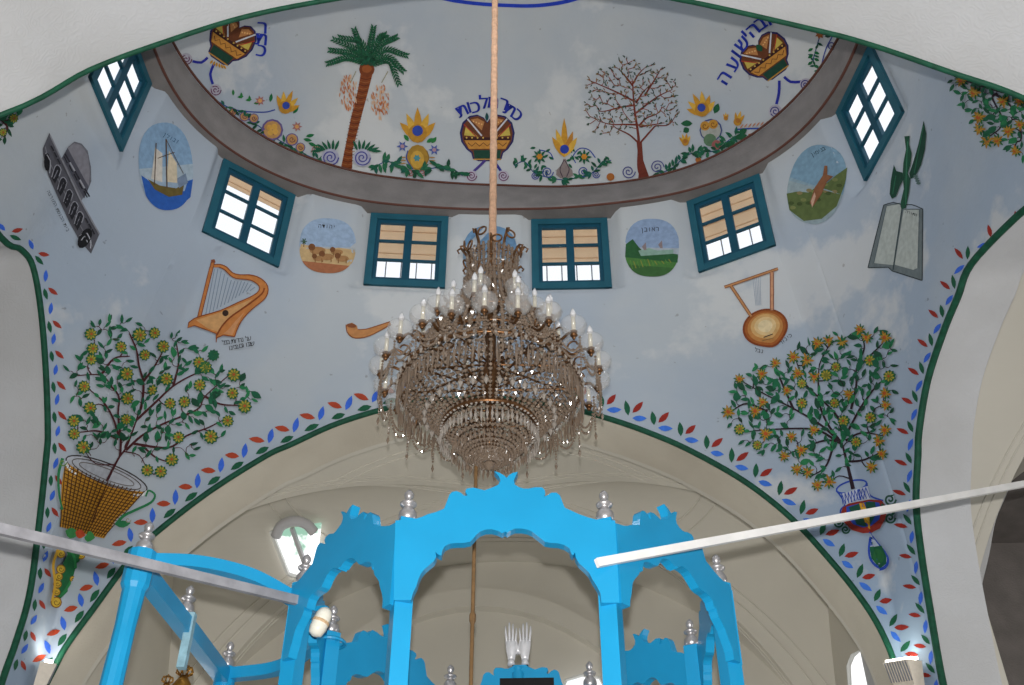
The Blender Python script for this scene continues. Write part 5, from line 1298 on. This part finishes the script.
def crown(m, loc, cc, s_):
    # a split onion-shaped crown: loc maps local (u right, v down) to the picture
    out = [(0, -.62), (.12, -.8), (.35, -.92), (.62, -.86), (.86, -.6), (.95, -.2), (.9, .15), (.72, .45), (.55, .6), (.5, .82), (.3, .92), (-.3, .92), (-.5, .82), (-.55, .6), (-.72, .45), (-.9, .15), (-.95, -.2), (-.86, -.6), (-.62, -.86), (-.35, -.92), (-.12, -.8)]
    m.poly([loc(u*1.05, v*1.04) for u, v in out], '2a2a5c'); m.poly([loc(u*.97, v*.97) for u, v in out], '6a3a20')
    m.poly([loc(u, v) for u, v in ((-.82, .1), (.82, .1), (.66, .45), (-.66, .45))], 'c88a3c'); m.poly([loc(u, v) for u, v in ((-.5, .5), (.5, .5), (.46, .84), (-.46, .84))], '1c4434')
    m.poly([loc(u, v) for u, v in ((-.86, -.02), (.86, -.02), (.84, .1), (-.84, .1))], '3a1c1c')
    for s2 in (-1, 1):
        m.poly([loc(s2*u, v) for u, v in ((.78, -.45), (.84, -.1), (.35, -.05), (.5, -.2))], 'c8b050'); m.poly([loc(s2*u, v) for u, v in ((.1, -.65), (.35, -.8), (.6, -.74), (.2, -.3))], 'b87c48'); m.stroke([loc(s2*.72, -.78), loc(s2*.2, -.08)], 1.5, 'd0d0d4', 1); m.stroke([loc(s2*.85, -.55), loc(s2*.4, -.05)], 1., 'b03c2c', 1)
        for i in range(4): m.disc(*loc(s2*(.15+.2*i), .0), .9, 'd0a850'); m.disc(*loc(s2*(.2+.1*i), -.55-.04*i), .8, 'e0b070')
    m.stroke([loc(-.7+.14*i, .2+.14*(i % 2)) for i in range(11)], .8, '5a3018', 1)
    m.stroke([loc(-.5, .88), loc(.5, .88)], 1.3, 'b88a3c', 1)
g = crop(440, 80, 6.52); m = Mural(); t2 = Mural(); sc = Mural(); loc = lambda u, v: g((308+180*u, 378+160*v))[0]
crown(m, loc, 0, 1); m.leaf(*g((305, 270))[0], -PI/2, 9, 4, '1c4c4c')
sc.stroke(g((295, 525), (250, 570), (215, 600)), 2.6, '4c3c84', 2); sc.stroke(g((350, 525), (380, 570), (400, 600)), 2.6, '30308a', 2)
for cx_ in (205, 412): sc.disc(*g((cx_, 628))[0], 5.8, 'b8b0bc'); sc.spiral(*g((cx_, 628))[0], 5.4, 2, '6c3c5c', 1.0)
for ch_, x, y, a in (('כ', 500, 232, .75), ('ת', 452, 200, .5), ('ר', 412, 160, .32), ('מ', 345, 150, .06), ('ל', 285, 155, -.05), ('כ', 232, 180, -.25), ('ו', 190, 182, -.3), ('ת', 145, 205, -.45)): t2.text([(ch_, *g((x, y))[0], a)], 11.5, NAVY, bold=.4)
multi('crown_painting', [('crown', m), ('scrolls', sc), ('inscription', t2)], 'painted onion-shaped crown with blue lettering above, behind the chandelier rope', (487, 135))
g = crop(700, 0, 5.27); m = Mural(); t2 = Mural(); sc = Mural(); a_ = -.64; ca_, sa_ = math.cos(a_), math.sin(a_)
loc = lambda u, v: g((360+138*u*ca_-118*v*sa_-8, 298+138*u*sa_+118*v*ca_+5))[0]
crown(m, loc, 0, 1); m.leaf(*g((330, 270))[0], -2.3, 9, 7, '1c5034')
sc.stroke(g((420, 425), (418, 490), (405, 550)), 2.8, '28309a', 2); sc.stroke(g((445, 405), (480, 432), (535, 432)), 2.8, '28309a', 2)
for x, y, r in ((400, 588, 6.8), (560, 445, 6.2)): sc.disc(*g((x, y))[0], r, 'b4aeb8'); sc.spiral(*g((x, y))[0], r*.92, 2, '3a3a80', 1.1)
for ch_, x, y, a in (('ה', 133, 412, -1.0), ('ע', 180, 340, -.98), ('ו', 195, 285, -.92), ('ש', 228, 232, -.85), ('י', 245, 185, -.8), ('ה', 285, 160, -.72), ('ב', 325, 125, -.6), ('ו', 365, 105, -.5), ('ו', 440, 100, -.3)): t2.text([(ch_, *g((x, y))[0], a)], 12.5, '2438a8', bold=.45)
multi('crown_painting', [('crown', m), ('scrolls', sc), ('inscription', t2)], 'painted heart-shaped crown with blue lettering at the upper right of the dome', (765, 60))
g = crop(160, 0, 3.915); m = Mural(); t2 = Mural(); sc = Mural(); a_ = .62+PI/2-1.0; a_ = .6; ca_, sa_ = math.cos(a_), math.sin(a_)
loc = lambda u, v: g((275+92*u*ca_-98*v*sa_, 160+92*u*sa_+98*v*ca_))[0]
crown(m, loc, 0, 1)
for i in range(6): m.leaf(*g((205+8*i, 235+4*i))[0], 2.2-.25*i, 5, 2.4, 'c8902c')
sc.stroke(g((185, 225), (160, 245), (125, 240)), 2.6, '28309a', 2); sc.stroke(g((210, 250), (195, 290), (205, 330)), 2.6, '28309a', 2)
for x, y, r in ((100, 232, 6.2), (215, 353, 6.2)): sc.disc(*g((x, y))[0], r, 'b4aeb8'); sc.spiral(*g((x, y))[0], r*.92, 2, '6c3c5c', 1.1)
for ch_, x, y, a in (('ר', 398, 110, 1.25), ('ת', 395, 155, 1.3), ('כ', 395, 200, 1.4)): t2.text([(ch_, *g((x, y))[0], a-1.2)], 12, '2438a8', bold=.45)
multi('crown_painting', [('crown', m), ('scrolls', sc), ('inscription', t2)], 'painted tilted dark crown with blue lettering at the upper left of the dome', (225, 45))
def bloom(m, x, y, a, L_, n=5, cen='3048a0'):
    for i in range(n): q = a+(i-(n-1)/2)*.38; m.leaf(x, y, q, L_*(1-.12*abs(i-(n-1)/2)), L_*.26, ['c8902c', 'd8a840'][i % 2])
    m.disc(x+math.cos(a)*L_*.22, y+math.sin(a)*L_*.22, L_*.28, 'b8842c'); m.disc(x+math.cos(a)*L_*.3, y+math.sin(a)*L_*.3, L_*.16, cen)
def garland(seed, path, npairs, leaflen, label, pos, extra):
    rnd = random.Random(seed); m = Mural(); v = Mural(); P = spline([Vector((p[0], p[1], 0)) for p in path], 6); v.stroke(path, 1., '2c4a80', 5)
    for i in range(npairs):
        p = P[int((i+.5)/npairs*(len(P)-1))]
        for s_ in (-1, 1): m.leaf(p.x, p.y, rnd.uniform(0, 2*PI), leaflen*1.2*rnd.uniform(.7, 1.1), leaflen*.48, rnd.choice((GRN, DGRN, '2a6a48', '1e5c4c')))
    fm_ = Mural(); extra(fm_, m, v); return multi('garland_painting', [('vine', v), ('leaves', m), ('blossoms', fm_)], label, pos)
g1 = crop(360, 90, 7.21)
def ex(f, m, v):
    bloom(f, *g1((415, 370))[0], -PI/2, 34, 5); f.disc(*g1((415, 490))[0], 11, 'a88030', 13); f.disc(*g1((412, 505))[0], 7, 'c89c40', 9); f.disc(*g1((410, 495))[0], 4, '4a8a90', scal=.4, k=6); f.stroke(g1((345, 440), (335, 500), (380, 575)), 1.2, '384c98', 3); f.stroke(g1((480, 440), (495, 500), (450, 575)), 1.2, '8a6a30', 3)
    for x, y in ((305, 410), (535, 435)): f.disc(*g1((x, y))[0], 6, '5060a0', scal=.55, k=6); f.disc(*g1((x, y))[0], 2, 'b08a90')
    for x, y, a in ((350, 370, -2.2), (480, 380, -.6), (515, 385, -.9)): m.leaf(*g1((x, y))[0], a, 8, 4.5, '2a7a3c')
    for x in (362, 450): f.spiral(*g1((x, 600))[0], 3.6, 1.5, 'b0706c', 1.)
    for s_ in (-1, 1):
        for i in range(3): f.leaf(*g1((415+s_*80, 490+i*22))[0], 0 if s_ > 0 else PI, 7, 1.6, 'a88048')
garland(4, g1((100, 560), (180, 520), (250, 530), (330, 570), (415, 590), (500, 570), (580, 560), (680, 580), (740, 620)), 24, 9, 'painted garland with a flame-like yellow flower, between the palm and the central crown', (418, 150), ex)
g2 = crop(510, 100, 7.61)
def ex(f, m, v):
    for i, (a, L_) in enumerate(((-PI/2, 40), (-1.85, 30), (-1.25, 28), (-2.1, 24), (-1.0, 24))): f.leaf(*g2((412, 440))[0], a, L_, 7, ['c8902c', 'd8a840', 'b87c2c'][i % 3])
    f.disc(*g2((415, 378))[0], 4.6, '2840a0'); f.poly(g2((405,450),(425,450),(440,500),(475,540),(480,580),(440,600),(385,600),(350,575),(355,535),(395,495)), '8a7c78'); f.stroke(g2((412, 460), (380, 530), (400, 590)), .9, '4c3c48', 3); f.stroke(g2((416, 460), (450, 530), (430, 590)), .9, '4c3c48', 3)
    for x, y in ((225, 435), (565, 437)):
        for i in range(8): f.leaf(*g2((x, y))[0], i*PI/4, 8, 2.8, GRN)
        f.disc(*g2((x, y))[0], 3.4, 'c8842c', scal=.3, k=6)
    for x, y, r in ((285, 552, 6), (560, 548, 6), (655, 570, 4), (190, 580, 4)): f.spiral(*g2((x, y))[0], r, 2, '3c4a90', 1.)
    f.disc(*g2((765, 590))[0], 4, 'a8642c'); v.stroke(g2((500, 480), (480, 430), (530, 370), (600, 380), (650, 440)), 1.1, '34489a', 4); v.stroke(g2((330, 450), (300, 400), (220, 380)), 1.1, '34489a', 4)
    for i in range(20): q = i/19; m.leaf(*g2((180+random.uniform(-10, 180) if i % 2 else 440+random.uniform(0, 100), 360+random.uniform(-30, 210)))[0], random.uniform(0, 6), 6, 2.8, GRN)
garland(6, g2((30, 500), (110, 470), (190, 560), (300, 590), (412, 610), (520, 590), (620, 560), (700, 480), (770, 460)), 26, 6.5, 'painted garland with a pointed yellow flame flower right of the central crown', (563, 155), ex)
g3 = crop(650, 70, 5.96)
def ex(f, m, v):
    bloom(f, *g3((322, 270))[0], -1.85, 26, 6); bloom(f, *g3((520, 330))[0], -1.3, 15, 3, 'a86a2c'); bloom(f, *g3((215, 450))[0], -1.7, 13, 4, 'a86a2c'); bloom(f, *g3((455, 300))[0], -1.6, 8, 3, 'a86a2c')
    f.disc(*g3((365, 360))[0], 11.5, '3c4a80'); f.disc(*g3((365, 362))[0], 10.2, 'a8a8a0')
    for x, y in ((330, 335), (380, 325)): f.disc(*g3((x, y))[0], 4.8, 'c08a34'); f.spiral(*g3((x, y))[0], 3.4, 1, '7a4a20', .8)
    f.disc(*g3((360, 420))[0], 6.5, '5c7a5c'); f.disc(*g3((400, 450))[0], 5, '9a5c58'); f.disc(*g3((290, 540))[0], 3, 'a8642c')
    for x, y, a, L_ in ((400, 260, -1.2, 11), (270, 320, PI, 12), (520, 410, -.2, 14), (470, 445, 0, 9), (550, 380, -.4, 9), (250, 350, 2.6, 7)): m.leaf(*g3((x-15, y))[0], a, L_, 7, ['1e5a38', '2a6a3c'][x % 2])
    for i in range(7): f.leaf(*g3((540+24*i, 352-3*i))[0], -.9, 6, 1.6, 'c08060')
    v.stroke(g3((520, 355), (600, 350), (690, 350)), 1.6, '2c4aa0', 3); f.stroke(g3((590, 390), (660, 370)), 1.6, 'a8642c', 1)
garland(9, g3((60, 620), (140, 580), (220, 510), (300, 490), (400, 480), (470, 420), (560, 370)), 26, 7.5, 'painted garland with yellow tulips and dark leaves left of the upper right crown', (705, 130), ex)
g4 = crop(160, 0, 3.915)
def ex(f, m, v):
    bloom(f, *g4((480, 440))[0], -1.15, 24, 5)
    for x, y, r in ((438, 510, 11), (515, 548, 6.5), (548, 580, 5), (328, 458, 5), (365, 465, 5), (285, 440, 4)):
        f.disc(*g4((x, y))[0], r, '6a5a8c'); f.disc(*g4((x, y))[0], r*.82, 'c09058'); f.spiral(*g4((x, y))[0], r*.5, 1.3, '7a4a4c', .9)
    for i in range(4): f.disc(*g4((438+14*math.cos(i*PI/2+.6), 510+14*math.sin(i*PI/2+.6)))[0], 3, 'd8a44c')
    for x, y in ((390, 395), (535, 497)): f.disc(*g4((x, y))[0], 5.5, 'a8706c', scal=.5, k=7); f.disc(*g4((x, y))[0], 2, 'd8a060')
    for i in range(6): m.leaf(*g4((285+16*i, 375+6*i))[0], -1.6+.5*(i % 2)*3, 6.5, 3, '2a7a3c')
    for x, y, a in ((430, 400, -1.4), (520, 445, -.9), (560, 545, .2), (580, 560, .4), (570, 535, -.2), (595, 570, .3)): m.leaf(*g4((x, y))[0], a, 9, 4, '1e6a3c')
    v.stroke(g4((220, 395), (290, 430), (400, 440), (450, 430)), 1.3, '34489a', 4)
    for i in range(5): f.stroke(g4((590+8*i, 600), (600+8*i, 575)), .9, 'b0706c', 1)
garland(10, g4((225, 400), (300, 440), (380, 490), (450, 540), (520, 580), (600, 620), (640, 630)), 24, 6.5, 'painted garland with a large spiral blossom at the lower left of the dome', (275, 125), ex)
g5 = crop(700, 0, 5.27)
def ex(f, m, v):
    f.disc(*g5((635, 180))[0], 5, 'a05a2c', scal=.4, k=7); f.spiral(*g5((700, 240))[0], 5, 1.5, '4a508c', 1.2); f.disc(*g5((640, 370))[0], 3.5, 'a07a68', scal=.4, k=6)
    for i in range(6): m.leaf(*g5((600+6*(i % 2), 255+18*i))[0], [2.6, .4][i % 2], 6, 3.4, '1e6a3c')
    for x, y in ((720, 180), (690, 180), (730, 200), (660, 190)): m.leaf(*g5((x, y))[0], x % 6, 7, 3.5, '1c4434')
    v.stroke(g5((640, 350), (665, 260), (700, 190)), 1.2, '34489a', 4); v.stroke(g5((680, 340), (720, 270)), 1.2, '34489a', 2)
garland(12, g5((640, 380), (600, 330), (610, 270), (630, 200)), 6, 5, 'painted sprig of vine and leaves at the far right of the dome beside the cornice', (825, 45), ex)
m = Mural(); g = crop(700, 0, 5.27); m.stroke(g((825, 240), (820, 310), (800, 350), (805, 375), (770, 410), (735, 440), (728, 455)), 1.6, '6a3a2c', 4); m.stroke(g((770, 330), (782, 340)), 1, '6a3a2c', 1)
simple(m, 'scroll_painting', 'thin brown painted squiggle on the wall left of the upper right window')
m = Mural(); P_ = [at_z(x, 0, 0) for x in ()]
# blue medallion ring at the top of the dome
t = MB(); t.fixn = False; n = 120; tc_ = None
hb_ = [whit(444, 0, .004), whit(508, 6.7, .004), whit(568, 0, .004)]
tm = (hb_[1].y-CY)/R2(0)
vs = []
for i in range(n):
    q = 2*PI*i/n
    for dt_ in (-.012, .004, .010): 
        p = dome_pt(q, (tm+dt_)*(1.0)); d_ = (Vector((CX, CY, Z2))-p).normalized(); vs.append(p+d_*.006)
fs = []
for i in range(n):
    k_ = (i+1) % n; fs.append((i*3, k_*3, k_*3+1, i*3+1))
t.add(vs, fs); tag(t.build('medallion_ring', col(hexc('2440b4'))), 'blue painted ring round the top of the dome, its lower edge just in view', 'wall painting')
clean()
